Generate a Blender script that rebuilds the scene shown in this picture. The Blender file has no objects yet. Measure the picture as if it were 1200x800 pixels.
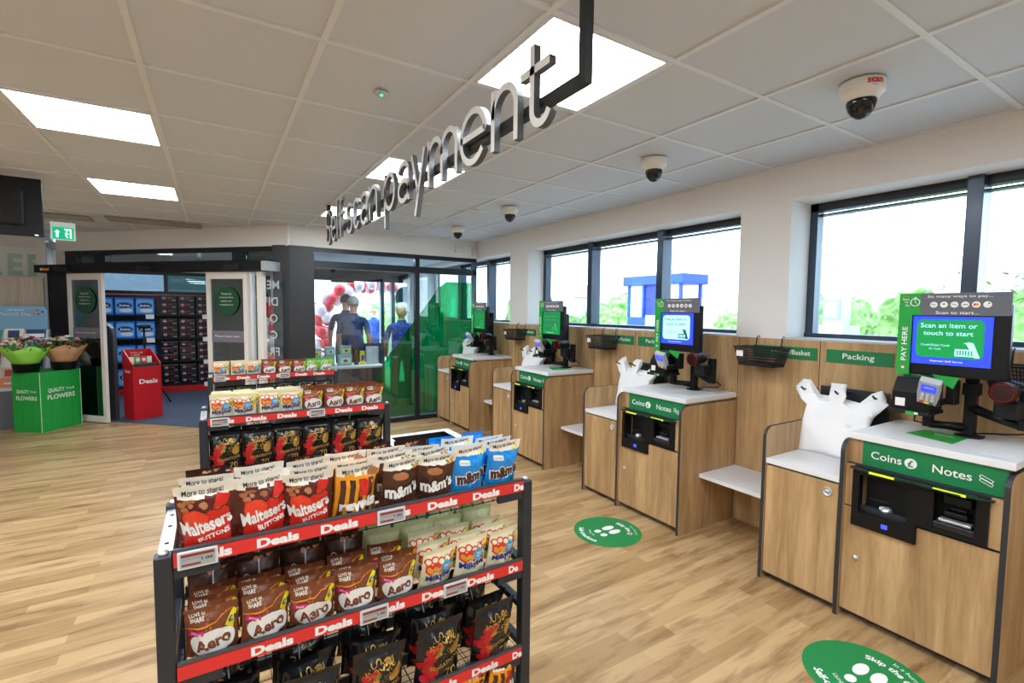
import bpy, bmesh, math, random
from mathutils import Vector, Matrix, noise
random.seed(7)
PI = math.pi
SC = bpy.context.scene
COL = SC.collection
# ------------------------------------------------------------ camera, world, exposure
YAW, PITCH, ROLL, FPX = 0.5531, -0.0636, 0.0102, 566.2
_cy, _sy, _cp, _sp = math.cos(YAW), math.sin(YAW), math.cos(PITCH), math.sin(PITCH)
_f = Vector((_sy*_cp, _cy*_cp, _sp)); _r = Vector((_cy, -_sy, 0)); _u = _r.cross(_f)
_r2 = math.cos(ROLL)*_r+math.sin(ROLL)*_u; _u2 = -math.sin(ROLL)*_r+math.cos(ROLL)*_u
cam = bpy.data.cameras.new('camera'); cam.sensor_width = 36; cam.lens = FPX/1200*36; cam.clip_start = .05; cam.clip_end = 300
camo = bpy.data.objects.new('camera', cam); COL.objects.link(camo); SC.camera = camo
camo.matrix_world = Matrix(((_r2.x, _u2.x, -_f.x, 0), (_r2.y, _u2.y, -_f.y, 0), (_r2.z, _u2.z, -_f.z, 1.55), (0, 0, 0, 1)))
w = bpy.data.worlds.new('sky'); SC.world = w; w.use_nodes = True
bg = w.node_tree.nodes['Background']; bg.inputs[0].default_value = (.66, .84, 1, 1); bg.inputs[1].default_value = 7.0
SC.view_settings.view_transform = 'Standard'; SC.view_settings.look = 'None'
SC.view_settings.gamma = 1; SC.view_settings.use_curve_mapping = False
SC.view_settings.exposure = 0.27
LAMP = 22.0
CH = 2.54          # ceiling height
WX = 3.337         # window wall
# ------------------------------------------------------------ materials
def lin(c):
    return tuple((v/12.92 if v <= .04045 else ((v+.055)/1.055)**2.4) for v in c)
def hexc(h):
    return lin(tuple(int(h[i:i+2], 16)/255 for i in (0, 2, 4)))
MAT = {}
def M(name, col, rough=.5, metal=0, emit=0, spec=.5, coat=0):
    if name in MAT: return MAT[name]
    m = bpy.data.materials.new(name); m.use_nodes = True; b = m.node_tree.nodes['Principled BSDF']
    c = hexc(col) if isinstance(col, str) else col
    b.inputs['Base Color'].default_value = (*c, 1); b.inputs['Roughness'].default_value = rough
    b.inputs['Metallic'].default_value = metal; b.inputs['Specular IOR Level'].default_value = spec
    if coat: b.inputs['Coat Weight'].default_value = coat; b.inputs['Coat Roughness'].default_value = .15
    if emit:
        b.inputs['Emission Color'].default_value = (*c, 1); b.inputs['Emission Strength'].default_value = emit
    # faint procedural unevenness of the finish
    nt = m.node_tree; n = nt.nodes.new('ShaderNodeTexNoise'); n.inputs['Scale'].default_value = 9; n.inputs['Detail'].default_value = 3
    mr = nt.nodes.new('ShaderNodeMapRange'); mr.inputs['To Min'].default_value = max(0, rough-.05); mr.inputs['To Max'].default_value = min(1, rough+.06)
    tc = nt.nodes.new('ShaderNodeTexCoord'); nt.links.new(tc.outputs['Object'], n.inputs['Vector'])
    nt.links.new(n.outputs['Fac'], mr.inputs['Value']); nt.links.new(mr.outputs[0], b.inputs['Roughness'])
    MAT[name] = m; return m
def nodes_mat(name):
    m = bpy.data.materials.new(name); m.use_nodes = True; MAT[name] = m
    return m, m.node_tree, m.node_tree.nodes['Principled BSDF']
def wood(name, base, dark, sc, rough=.45, knots=True):
    m, nt, b = nodes_mat(name); N = nt.nodes.new; L = nt.links.new
    g = N('ShaderNodeNewGeometry'); mp = N('ShaderNodeMapping'); mp.inputs['Scale'].default_value = sc; L(g.outputs['Position'], mp.inputs['Vector'])
    n1 = N('ShaderNodeTexNoise'); n1.inputs['Scale'].default_value = 1; n1.inputs['Detail'].default_value = 8; n1.inputs['Roughness'].default_value = .62; n1.inputs['Distortion'].default_value = .5
    L(mp.outputs[0], n1.inputs['Vector'])
    r = N('ShaderNodeValToRGB'); e = r.color_ramp.elements
    e[0].position = .28; e[0].color = (*hexc(dark), 1); e[1].position = .62; e[1].color = (*hexc(base), 1)
    L(n1.outputs['Fac'], r.inputs[0])
    mp2 = N('ShaderNodeMapping'); mp2.inputs['Scale'].default_value = tuple(s*7 for s in sc); L(g.outputs['Position'], mp2.inputs['Vector'])
    n2 = N('ShaderNodeTexNoise'); n2.inputs['Scale'].default_value = 1; n2.inputs['Detail'].default_value = 4; L(mp2.outputs[0], n2.inputs['Vector'])
    mr = N('ShaderNodeMapRange'); mr.inputs['From Min'].default_value = .3; mr.inputs['From Max'].default_value = .7; mr.inputs['To Min'].default_value = .86; mr.inputs['To Max'].default_value = 1.05
    L(n2.outputs['Fac'], mr.inputs['Value'])
    mx = N('ShaderNodeMix'); mx.data_type = 'RGBA'; mx.blend_type = 'MULTIPLY'; mx.inputs['Factor'].default_value = 1
    L(r.outputs[0], mx.inputs['A']); L(mr.outputs[0], mx.inputs['B']); L(mx.outputs['Result'], b.inputs['Base Color'])
    b.inputs['Roughness'].default_value = rough; b.inputs['Specular IOR Level'].default_value = .35
    return m
wood('oak_laminate', 'c9a577', '98744c', (11, 11, 1.0))
wood('oak_pale', 'cfc3b2', 'b3a490', (9, 9, .8))
# floor planks
m, nt, b = nodes_mat('floor_planks'); N = nt.nodes.new; L = nt.links.new
g = N('ShaderNodeNewGeometry'); br = N('ShaderNodeTexBrick'); L(g.outputs['Position'], br.inputs['Vector'])
br.inputs['Scale'].default_value = 1; br.inputs['Brick Width'].default_value = .62; br.inputs['Row Height'].default_value = .078; br.offset = .37; br.offset_frequency = 2
br.inputs['Mortar Size'].default_value = .0007; br.inputs['Mortar Smooth'].default_value = .6; br.inputs['Bias'].default_value = -.1
br.inputs['Color1'].default_value = (*hexc('c7a67b'), 1); br.inputs['Color2'].default_value = (*hexc('a38157'), 1); br.inputs['Mortar'].default_value = (*hexc('a17a4a'), 1)
mp = N('ShaderNodeMapping'); mp.inputs['Scale'].default_value = (1.6, 13, 1); L(g.outputs['Position'], mp.inputs['Vector'])
n1 = N('ShaderNodeTexNoise'); n1.inputs['Scale'].default_value = 1.3; n1.inputs['Detail'].default_value = 9; n1.inputs['Roughness'].default_value = .65; n1.inputs['Distortion'].default_value = .4; L(mp.outputs[0], n1.inputs['Vector'])
r = N('ShaderNodeValToRGB'); e = r.color_ramp.elements; e[0].position = .27; e[0].color = (.30, .21, .13, 1); e[1].position = .52; e[1].color = (1, 1, 1, 1); L(n1.outputs['Fac'], r.inputs[0])
mx = N('ShaderNodeMix'); mx.data_type = 'RGBA'; mx.blend_type = 'MULTIPLY'; mx.inputs['Factor'].default_value = .9
L(br.outputs['Color'], mx.inputs['A']); L(r.outputs[0], mx.inputs['B']); L(mx.outputs['Result'], b.inputs['Base Color'])
b.inputs['Roughness'].default_value = .33; b.inputs['Specular IOR Level'].default_value = .4
# carpet
m, nt, b = nodes_mat('carpet'); N = nt.nodes.new; L = nt.links.new
g = N('ShaderNodeNewGeometry'); n1 = N('ShaderNodeTexNoise'); n1.inputs['Scale'].default_value = 60; L(g.outputs['Position'], n1.inputs['Vector'])
r = N('ShaderNodeValToRGB'); r.color_ramp.elements[0].color = (*hexc('303a4c'), 1); r.color_ramp.elements[1].color = (*hexc('5a6780'), 1); L(n1.outputs['Fac'], r.inputs[0]); L(r.outputs[0], b.inputs['Base Color']); b.inputs['Roughness'].default_value = .95
# foliage
def leafy(name, c1, c2):
    m, nt, b = nodes_mat(name); N = nt.nodes.new; L = nt.links.new
    g = N('ShaderNodeNewGeometry'); n1 = N('ShaderNodeTexNoise'); n1.inputs['Scale'].default_value = 6; L(g.outputs['Position'], n1.inputs['Vector'])
    r = N('ShaderNodeValToRGB'); r.color_ramp.elements[0].position = .35; r.color_ramp.elements[1].position = .65
    r.color_ramp.elements[0].color = (*hexc(c1), 1); r.color_ramp.elements[1].color = (*hexc(c2), 1); L(n1.outputs['Fac'], r.inputs[0]); L(r.outputs[0], b.inputs['Base Color']); b.inputs['Roughness'].default_value = .8
leafy('hedge_leaf', '5f8a3c', 'a5c97a'); leafy('bouquet_leaf', '3f6b2c', '7f9a4e')
# glass: thin pane, mostly clear with a mirror share
def glass(name, tint, refl=.08, opacity=0, film=None):
    m = bpy.data.materials.new(name); m.use_nodes = True; MAT[name] = m; nt = m.node_tree; nt.nodes.clear(); N = nt.nodes.new; L = nt.links.new
    o = N('ShaderNodeOutputMaterial'); t = N('ShaderNodeBsdfTransparent'); t.inputs[0].default_value = (*tint, 1)
    gl = N('ShaderNodeBsdfGlossy'); gl.inputs['Roughness'].default_value = .01; gl.inputs[0].default_value = (1, 1, 1, 1)
    fr = N('ShaderNodeLayerWeight'); fr.inputs['Blend'].default_value = .25
    mr = N('ShaderNodeMapRange'); mr.inputs['To Min'].default_value = refl; mr.inputs['To Max'].default_value = .75; L(fr.outputs['Fresnel'], mr.inputs['Value'])
    base = t
    if film:
        d = N('ShaderNodeBsdfDiffuse'); d.inputs[0].default_value = (*film, 1); tl = N('ShaderNodeBsdfTranslucent'); tl.inputs[0].default_value = (*film, 1)
        a = N('ShaderNodeMixShader'); a.inputs[0].default_value = .6; L(d.outputs[0], a.inputs[1]); L(tl.outputs[0], a.inputs[2])
        base = N('ShaderNodeMixShader'); base.inputs[0].default_value = opacity; L(t.outputs[0], base.inputs[1]); L(a.outputs[0], base.inputs[2])
    mx = N('ShaderNodeMixShader'); L(mr.outputs[0], mx.inputs[0]); L(base.outputs[0], mx.inputs[1]); L(gl.outputs[0], mx.inputs[2]); L(mx.outputs[0], o.inputs[0])
    return m
glass('clear_glass', (.93, .97, .98), .04)
glass('screen_glass', (.86, .93, .94), .07)
glass('tint_glass', (.20, .235, .26), .06)
glass('tint_glass2', (.09, .13, .13), .08)
glass('dark_glass', (.25, .38, .36), .12)
glass('green_film', (.06, .60, .33), .09, .25, (.0, .34, .15))
glass('clear_wrap', (.92, .95, .92), .12, .12, (.8, .9, .8))
WHITE = M('wall_paint', 'ebe8e6', .75, spec=.25); CEIL = M('ceiling_tile', 'd0d7e2', .85, spec=.2); TBAR = M('ceiling_bar', 'dfe3ea', .5)
WOOD = MAT['oak_laminate']; EDGE = M('edge_black', '2b2c31', .5); TOPW = M('worktop_white', 'e4e3e6', .45)
FRAME = M('frame_dark', '24282f', .4, .3); FRAMEB = M('frame_blue_grey', '2f3d50', .3, .3, spec=.8); STEEL = M('rack_steel', '3b4049', .38, .55)
GREEN = M('sign_green', '0f7a45', .45); GREEN2 = M('display_green', '14a03a', .5); GREEND = M('sticker_green', '0e4a2c', .5)
INKW = M('ink_white', 'f4f4f2', .5); INKB = M('ink_black', '1a1a1c', .5); RED = M('strip_red', 'e0302e', .45); REDB = M('bin_red', 'c8141e', .4)
BLACK = M('plastic_black', '0e0f11', .4, spec=.3); BLACKM = M('plastic_matt_black', '151619', .6, spec=.3); GREY = M('panel_grey', '6a6c74', .5); SILVER = M('brushed_silver', 'c9ccd0', .35, .6)
LGREY = M('light_grey', 'b9bcc2', .5); CREAM = M('door_cream', 'e5ddd6', .45); PAPER = M('bag_white', 'f2f2f4', .35); GUN = M('dark_metal', '33353a', .35, .6)
YEL = M('tag_yellow', 'f2e61c', .4); ORANGE = M('ink_orange', 'f08c1e', .45); MAG = M('tag_magenta', 'e01e8c', .4); NAVY = M('ink_navy', '1b2f8c', .45)
LEDB = M('screen_blue', (.02, .05, .85), .3, emit=1.0); LEDG = M('screen_green', (.0, .24, .05), .3, emit=.65); LEDP = M('screen_pale', (.35, .68, .80), .3, emit=.9); LEDW = M('screen_white', (.75, .85, .95), .3, emit=.8)
LEDBL = M('led_blue', (.03, .06, 1), .3, emit=1.6); LEDGR = M('led_green', (.05, .9, .3), .3, emit=1.5); EXITM = M('exit_green', (.0, .42, .22), .4, emit=.7); EXITW = M('exit_white', (.8, .95, .9), .4, emit=.9)
NEONY = M('slot_yellow', 'dff01e', .4, emit=.25)
# lamp
m = bpy.data.materials.new('lamp_diffuser'); m.use_nodes = True; MAT['lamp'] = m; b = m.node_tree.nodes['Principled BSDF']
b.inputs['Base Color'].default_value = (.9, .9, .9, 1); b.inputs['Emission Color'].default_value = (.88, .95, 1, 1); b.inputs['Emission Strength'].default_value = LAMP
LAMPM = m
# ------------------------------------------------------------ mesh builder
_tc = {}
def text2d(s, bold=0.0):
    k = (s, bold)
    if k in _tc: return _tc[k]
    cu = bpy.data.curves.new('t', 'FONT'); cu.body = s; cu.size = 1; cu.offset = bold; cu.resolution_u = 3; cu.fill_mode = 'FRONT'
    o = bpy.data.objects.new('t', cu); COL.objects.link(o)
    dg = bpy.context.evaluated_depsgraph_get(); dg.update()
    me = o.evaluated_get(dg).to_mesh()
    vs = [(v.co.x, v.co.y) for v in me.vertices]; fs = [tuple(p.vertices) for p in me.polygons]
    bpy.data.objects.remove(o); bpy.data.curves.remove(cu)
    if vs:
        x0 = min(v[0] for v in vs); x1 = max(v[0] for v in vs); y0 = min(v[1] for v in vs); y1 = max(v[1] for v in vs)
    else: x0 = x1 = y0 = y1 = 0
    _tc[k] = (vs, fs, x0, x1, y0, y1); return _tc[k]
class B:
    def __init__(s, origin=(0, 0, 0)):
        s.bm = bmesh.new(); s.mats = []; s.o = Vector(origin)
    def mi(s, m):
        if m not in s.mats: s.mats.append(m)
        return s.mats.index(m)
    def _add(s, vs, fs, m, smooth=False):
        i = s.mi(m); bv = [s.bm.verts.new(Vector(v)-s.o) for v in vs]; out = []
        for f in fs:
            try: fc = s.bm.faces.new([bv[k] for k in f])
            except ValueError: continue
            fc.material_index = i; fc.smooth = smooth; out.append(fc)
        return bv, out
    def box(s, x0, x1, y0, y1, z0, z1, m, bev=0):
        vs = [(x, y, z) for x in (x0, x1) for y in (y0, y1) for z in (z0, z1)]
        fs = [(0, 1, 3, 2), (4, 6, 7, 5), (0, 4, 5, 1), (2, 3, 7, 6), (0, 2, 6, 4), (1, 5, 7, 3)]
        bv, ff = s._add(vs, fs, m)
        if bev:
            ed = list({e for f in ff for e in f.edges})
            r = bmesh.ops.bevel(s.bm, geom=ed, offset=bev, segments=2, profile=.5, affect='EDGES', material=s.mi(m))
        return s
    def prism(s, pts, fn, a, b_, m, mside=None):
        """pts 2D polygon, fn(p,t)->3D, extruded t from a to b_"""
        n = len(pts); va = [fn(p, a) for p in pts]; vb = [fn(p, b_) for p in pts]
        s._add(va+vb, [tuple(range(n)), tuple(range(2*n-1, n-1, -1))], m)
        s._add(va+vb, [(i, i+n, (i+1) % n+n, (i+1) % n) for i in range(n)], mside or m)
        return s
    def tube(s, pts, r, m, n=8, cap=True, rs=None):
        pts = [Vector(p) for p in pts]; vs = []; fs = []
        up = None
        for i, p in enumerate(pts):
            d = (pts[min(i+1, len(pts)-1)]-pts[max(i-1, 0)]).normalized()
            if up is None or abs(d.dot(up)) > .95: up = Vector((0, 0, 1)) if abs(d.z) < .9 else Vector((1, 0, 0))
            a = d.cross(up).normalized(); b2 = a.cross(d); rr = rs[i] if rs else r
            for k in range(n):
                t = 2*PI*k/n; vs.append(p+rr*(math.cos(t)*a+math.sin(t)*b2))
        for i in range(len(pts)-1):
            for k in range(n):
                fs.append((i*n+k, i*n+(k+1) % n, (i+1)*n+(k+1) % n, (i+1)*n+k))
        if cap: fs += [tuple(range(n-1, -1, -1)), tuple(range((len(pts)-1)*n, len(pts)*n))]
        s._add(vs, fs, m, n > 5); return s
    def lathe(s, prof, c, m, n=20, axis='z', cap=True):
        c = Vector(c); vs = []; fs = []
        for (r, h) in prof:
            for k in range(n):
                t = 2*PI*k/n; x, y = r*math.cos(t), r*math.sin(t)
                v = {'z': (x, y, h), 'x': (h, x, y), 'y': (x, h, y)}[axis]; vs.append(c+Vector(v))
        for i in range(len(prof)-1):
            for k in range(n): fs.append((i*n+k, i*n+(k+1) % n, (i+1)*n+(k+1) % n, (i+1)*n+k))
        if cap: fs += [tuple(range(n-1, -1, -1)), tuple(range((len(prof)-1)*n, len(prof)*n))]
        s._add(vs, fs, m, True); return s
    def ball(s, c, r, m, sub=2, sc=(1, 1, 1), jit=0, seed=0):
        g = bmesh.ops.create_icosphere(s.bm, subdivisions=sub, radius=1); i = s.mi(m); c = Vector(c)-s.o
        rr = random.Random(seed)
        for v in g['verts']:
            k = 1+(rr.uniform(-jit, jit) if jit else 0)
            v.co = c+Vector((v.co.x*r*sc[0]*k, v.co.y*r*sc[1]*k, v.co.z*r*sc[2]*k))
        for f in {f for v in g['verts'] for f in v.link_faces}: f.material_index = i; f.smooth = jit == 0
        return s
    def poly(s, pts3, m): s._add(pts3, [tuple(range(len(pts3)))], m); return s
    def text(s, st, o, ux, uy, h, m, width=None, bold=.0, align='c', thick=0, mirror=False):
        """flat lettering: o = 3D anchor, ux right, uy up, h = height of the ink"""
        vs, fs, x0, x1, y0, y1 = text2d(st, bold)
        if not vs: return s
        k = h/(y1-y0); kx = width/(x1-x0) if width else k
        cx = {'c': (x0+x1)/2, 'l': x0, 'r': x1}[align]; cy = (y0+y1)/2
        o = Vector(o); ux = Vector(ux).normalized(); uy = Vector(uy).normalized()
        s._add([o+ux*((v[0]-cx)*kx)+uy*((v[1]-cy)*k) for v in vs], fs, m); return s
    def build(s, name, parent=None, loc=None, rot=0, smooth=None):
        me = bpy.data.meshes.new(name)
        bmesh.ops.recalc_face_normals(s.bm, faces=s.bm.faces[:])
        s.bm.to_mesh(me); s.bm.free()
        for mm in s.mats: me.materials.append(mm)
        o = bpy.data.objects.new(name, me); COL.objects.link(o)
        if parent: o.parent = parent
        o.location = loc if loc is not None else (s.o if parent is None else (0, 0, 0))
        o.rotation_euler = (0, 0, rot)
        return o
def tag(o, label=None, cat=None, group=None, kind=None):
    if label: o['label'] = label
    if cat: o['category'] = cat
    if group: o['group'] = group
    if kind: o['kind'] = kind
    return o
def thing(name, label, cat, loc=(0, 0, 0), rot=0, group=None):
    o = bpy.data.objects.new(name, None); COL.objects.link(o); o.location = loc; o.rotation_euler = (0, 0, rot); o.empty_display_size = .1
    return tag(o, label, cat, group)
def struct(o): o['kind'] = 'structure'; return o
def kids(o): return [c for c in bpy.data.objects if c.parent == o]
def copy_tree(o, parent=None, km=None):
    if km is None:
        km = {}
        for c in bpy.data.objects:
            if c.parent: km.setdefault(c.parent.name, []).append(c)
    c = o.copy(); COL.objects.link(c); c.parent = parent
    for ch in km.get(o.name, []): copy_tree(ch, c, km)
    return c
def ell(cx, cz, rx, rz, n=20, a0=0, a1=2*PI): return [(cx+rx*math.cos(a0+(a1-a0)*k/n), cz+rz*math.sin(a0+(a1-a0)*k/n)) for k in range(n)]
def rrect(x0, x1, z0, z1, r, n=5):
    p = []
    for cx, cz, a in ((x1-r, z1-r, 0), (x0+r, z1-r, PI/2), (x0+r, z0+r, PI), (x1-r, z0+r, 1.5*PI)):
        for k in range(n+1): p.append((cx+r*math.cos(a+PI/2*k/n), cz+r*math.sin(a+PI/2*k/n)))
    return p
ORD = ['first', 'second', 'third', 'fourth', 'fifth', 'sixth', 'seventh', 'eighth', 'ninth', 'tenth']
# ============================================================ SETTING
b = B(); b.box(-5, 3.7, -4, 9.6, -.1, 0, MAT['floor_planks']); struct(b.build('floor'))
# lobby carpet with its 45 degree edge
b = B(); b.prism([(.62, 6.60), (3.3, 6.56), (3.3, 9.38), (.98, 9.38), (.98, 10.98), (-1.92, 10.98), (-1.92, 8.99)], lambda p, t: (p[0], p[1], t), .001, .008, MAT['carpet'])
tag(b.build('entrance_carpet'), 'dark blue-grey carpet covering the entrance lobby floor behind the sliding doors', 'carpet')
# ceiling tiles and bars
b = B(); b.box(-5, 3.7, -4, 9.6, CH+.008, CH+.1, CEIL); struct(b.build('ceiling'))
b = B(); GX0, GY0, G = -.2308, 1.3513, .6031
for i in range(-8, 7):
    x = GX0+i*G
    if x < WX: b.box(x-.012, x+.012, -4, 9.5, CH, CH+.0085, TBAR)
for j in range(-9, 14):
    y = GY0+j*.6
    b.box(-5, WX, y-.012, y+.012, CH+.0005, CH+.0085, TBAR)
b.box(WX-.02, WX, -4, 6.43, CH-.002, CH+.008, TBAR)
struct(b.build('trim_1'))
def lamp(ix, iy, label):
    x = GX0+ix*G+.012; y = GY0+iy*.6+.012
    t = thing('ceiling_light', label, 'light', (x+.29, y+.288, CH), 0, 'square ceiling light panels')
    b = B(); 
    for q in ((-.29, -.275, -.288, .288), (.275, .29, -.288, .288), (-.275, .275, -.288, -.275), (-.275, .275, .275, .288)): b.box(q[0], q[1], q[2], q[3], -.002, .008, TBAR)
    b.build('frame', t)
    b = B(); b.box(-.275, .275, -.275, .275, 0, .006, LAMPM); b.build('diffuser', t)
lamp(2, 0, 'large square light panel above the hanging payment sign, nearest the camera')
lamp(2, 3, 'square light panel behind the middle of the hanging payment sign')
lamp(2, 6, 'square light panel at the far end of the hanging payment sign')
lamp(-1, 3, 'larger light panel on the left side of the ceiling')
lamp(-1, 6, 'smaller far light panel above the left sliding doors')
for ix, iy, lb in ((-1, 0, 'light panel left of the camera overhead'), (2, -3, 'light panel behind the camera on the window side'), (-1, -3, 'light panel behind the camera in the middle of the shop'), (-4, 0, 'light panel over the left shop floor'), (-4, 3, 'light panel in the left shop ceiling before the television'), (-4, -3, 'light panel at the back left of the shop'), (-4, 6, 'light panel over the greeting card display'), (2, -6, 'rearmost light panel near the window wall'), (-1, -6, 'rearmost light panel in the middle')):
    lamp(ix, iy, lb)
for lx, ly, lb in ((2.2, 6.87, 'added unseen light panel in the lobby ceiling behind the glass screen'), (-.8, 8.75, 'added unseen light panel in the lobby ceiling before the drink shelves')):  # added panels that brighten the dim lobby, set out of direct view
    t = thing('ceiling_light', lb, 'light', (lx, ly, 2.345), 0, 'square ceiling light panels')
    b = B(); b.box(-.3, .3, -.3, .3, .004, .014, TBAR); b.build('frame', t); b = B(); b.box(-.28, .28, -.28, .28, -.002, .004, LAMPM); b.build('diffuser', t)
# window wall with openings
OP = [(-1.0, 1.83), (2.2, 5.05), (5.47, 8.6)]
SZ, HZ = 1.365, 2.31
b = B(); X1 = 3.68
b.box(WX, X1, -4, 9.5, 0, SZ, WHITE); b.box(WX, X1, -4, 9.5, HZ, CH+.1, WHITE)
yy = -4
for a, c in OP+[(9.5, 9.5)]:
    b.box(WX, X1, yy, a, SZ, HZ, WHITE); yy = c
struct(b.build('wall_right'))
b = B(); b.box(-5.1, -5, -4, 9.6, 0, CH+.1, WHITE); struct(b.build('wall_left'))
b = B(); b.box(-5, 3.7, -4.1, -4, 0, CH+.1, WHITE); struct(b.build('wall_back'))
def window(n, y0, y1, mull, cut=None):
    f = B(); fx0, fx1 = 3.58, 3.66
    f.box(fx0, fx1, y0, y1, HZ-.055, HZ, FRAME); f.box(fx0-.015, fx1, y0, y1, SZ, SZ+.05, FRAMEB)
    f.box(fx0, fx1, y0, y0+.05, SZ, HZ, FRAMEB); f.box(fx0, fx1, y1-.05, y1, SZ, HZ, FRAMEB)
    for my in mull: f.box(fx0-.05, fx1, my-.035, my+.035, SZ, HZ-.002, FRAMEB, .004)
    f.box(fx0+.005, fx1, y0+.05, y1-.05, HZ-.085, HZ-.075, FRAME)
    o = struct(f.build('window_%d' % n))
    ys = [y0+.05]+[v for my in sorted(mull) for v in (my-.035, my+.035)]+[y1-.05]
    for i in range(0, len(ys), 2):
        p = B(); p.box(3.625, 3.631, ys[i], ys[i+1], SZ+.05, HZ-.055, MAT['clear_glass']); p.build('pane', o)
    s = B(); s.box(WX-.012, 3.565, y0+.001, y1-.001, SZ, SZ+.022, LGREY, .003); s.build('window_sill', o)
window(1, -1.0, 1.83, [.955, 0.0]); window(2, 2.2, 5.05, [3.13, 4.11]); window(3, 5.47, 8.6, [6.43, 7.45])
# far screen wall (parallel X) at Y=6.43 : fascia, frame, glazing
FY = 6.43
b = B(); b.box(.80, WX, FY, FY+.12, 2.31, CH+.008, WHITE); struct(b.build('wall_far'))
b = B()
b.box(1.07, WX, FY, FY+.08, 2.255, 2.31, FRAME); b.box(1.07, WX, FY-.01, FY+.08, 2.06, 2.145, FRAME)
b.box(2.39, 2.45, FY, FY+.08, .05, 2.255, FRAME); b.box(1.07, WX, FY, FY+.08, 0, .06, FRAME); b.box(WX-.05, WX, FY-.01, FY+.08, 0, 2.255, FRAMEB)
o4 = struct(b.build('window_4'))
for x0, x1, z0, z1, mm in ((1.07, 2.39, 2.145, 2.255, 'screen_glass'), (2.45, WX-.05, 2.145, 2.255, 'screen_glass'), (1.07, 2.39, .06, 2.06, 'screen_glass'), (2.45, WX-.05, .06, 2.06, 'screen_glass')):
    p = B(); p.box(x0, x1, FY+.03, FY+.038, z0, z1, MAT[mm]); p.build('pane', o4)
# green hill-shaped film stuck to the glazing
pts = [(WX-.06, .08), (WX-.06, 1.955), (2.86, 1.955)]
for x, z in ((2.74, 1.86), (2.62, 1.70), (2.52, 1.56), (2.40, 1.42), (2.28, 1.27), (2.17, 1.12), (2.05, .98), (1.94, .82), (1.85, .66), (1.75, .48), (1.62, .28), (1.45, .08)): pts.append((x, z))
b = B(); b.prism(pts, lambda p, t: (p[0], t, p[1]), FY+.022, FY+.024, MAT['green_film'])
tag(b.build('window_film'), 'translucent green hill-shaped film stuck on the glass screen by the far checkout', 'window film')
b = B(); b.box(2.98, 3.1, FY-.035, FY, 2.38, 2.47, CREAM, .006); b.box(3.0, 3.08, FY-.038, FY-.034, 2.4, 2.45, WHITE)
tag(b.build('alarm_box'), 'small cream alarm box high on the white wall above the glass screen', 'alarm')
b = B(); b.box(3.25, 3.33, FY-.06, FY, 2.34, 2.47, CREAM, .01); b.ball((3.29, FY-.06, 2.38), .022, WHITE, 2, (1, .5, 1))
tag(b.build('motion_sensor'), 'small cream motion sensor in the upper corner by the window wall', 'sensor')
# knee column
b = B(); b.prism([(1.07, 6.40), (1.07, 6.60), (.70, 6.60), (.62, 6.52), (.79, 6.40)], lambda p, t: (p[0], p[1], t), 0, 2.31, M('column_black', '26262a', .45)); struct(b.build('trim_2'))
# diagonal wall: local frame s along (-1,1)/sqrt2, d along (1,1)/sqrt2
R2 = 2**.5
def D(c, s, z): # plane X+Y=c
    return ((c-s*R2)/2, (c+s*R2)/2, z)
def dbox(b, s0, s1, c0, c1, z0, z1, m):
    vs = [D(c, s, z) for s in (s0, s1) for c in (c0, c1) for z in (z0, z1)]
    b._add(vs, [(0, 1, 3, 2), (4, 6, 7, 5), (0, 4, 5, 1), (2, 3, 7, 6), (0, 2, 6, 4), (1, 5, 7, 3)], m)
b = B(); dbox(b, 3.98, 7.66, 7.18, 7.34, 2.30, CH+.008, WHITE); dbox(b, 7.50, 7.66, 7.18, 7.34, 2.10, 2.31, CREAM); struct(b.build('wall_diagonal'))
b = B()
dbox(b, 4.1, 7.55, 7.18, 7.30, 2.245, 2.302, FRAME); dbox(b, 4.1, 7.55, 7.18, 7.30, 2.08, 2.14, FRAME)
for s0, s1 in ((4.1, 4.2), (4.60, 4.78), (6.80, 6.98), (7.30, 7.50)): dbox(b, s0, s1, 7.18, 7.30, 2.13, 2.25, FRAME)
dbox(b, 7.36, 7.86, 7.16, 7.5, 0, 2.12, FRAME)
o5 = struct(b.build('window_5'))
p = B(); dbox(p, 4.78, 6.80, 7.23, 7.24, 2.14, 2.245, MAT['screen_glass']); p.build('pane', o5)
p = B(); dbox(p, 6.98, 7.30, 7.23, 7.24, 2.14, 2.245, MAT['dark_glass']); p.build('pane', o5)
p = B(); dbox(p, 4.2, 4.60, 7.23, 7.24, 2.14, 2.245, MAT['dark_glass']); p.build('pane', o5)
t = thing('door_operator', 'long black sliding door operator housing over the left entrance', 'door operator', D(6.9, 5.9, 2.0))
o = Vector(D(6.9, 5.9, 2.0))
b = B(o); dbox(b, 4.16, 7.72, 6.86, 7.17, 1.995, 2.095, BLACKM); b.build('housing', t)
b = B(o); dbox(b, 4.08, 4.16, 6.85, 7.17, 1.99, 2.10, SILVER); b.build('end_cap', t)['label'] = 'silver end cap'
for s in (5.85, 7.2, 4.55):
    b = B(o); dbox(b, s-.11, s+.11, 6.80, 6.86, 2.01, 2.06, GUN); b.build('motion_sensor', t)
b = B(o); dbox(b, 7.45, 7.55, 6.85, 6.865, 2.02, 2.05, ORANGE); dbox(b, 7.57, 7.6, 6.85, 6.865, 2.02, 2.05, INKW); b.build('warning_sticker', t)
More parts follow.
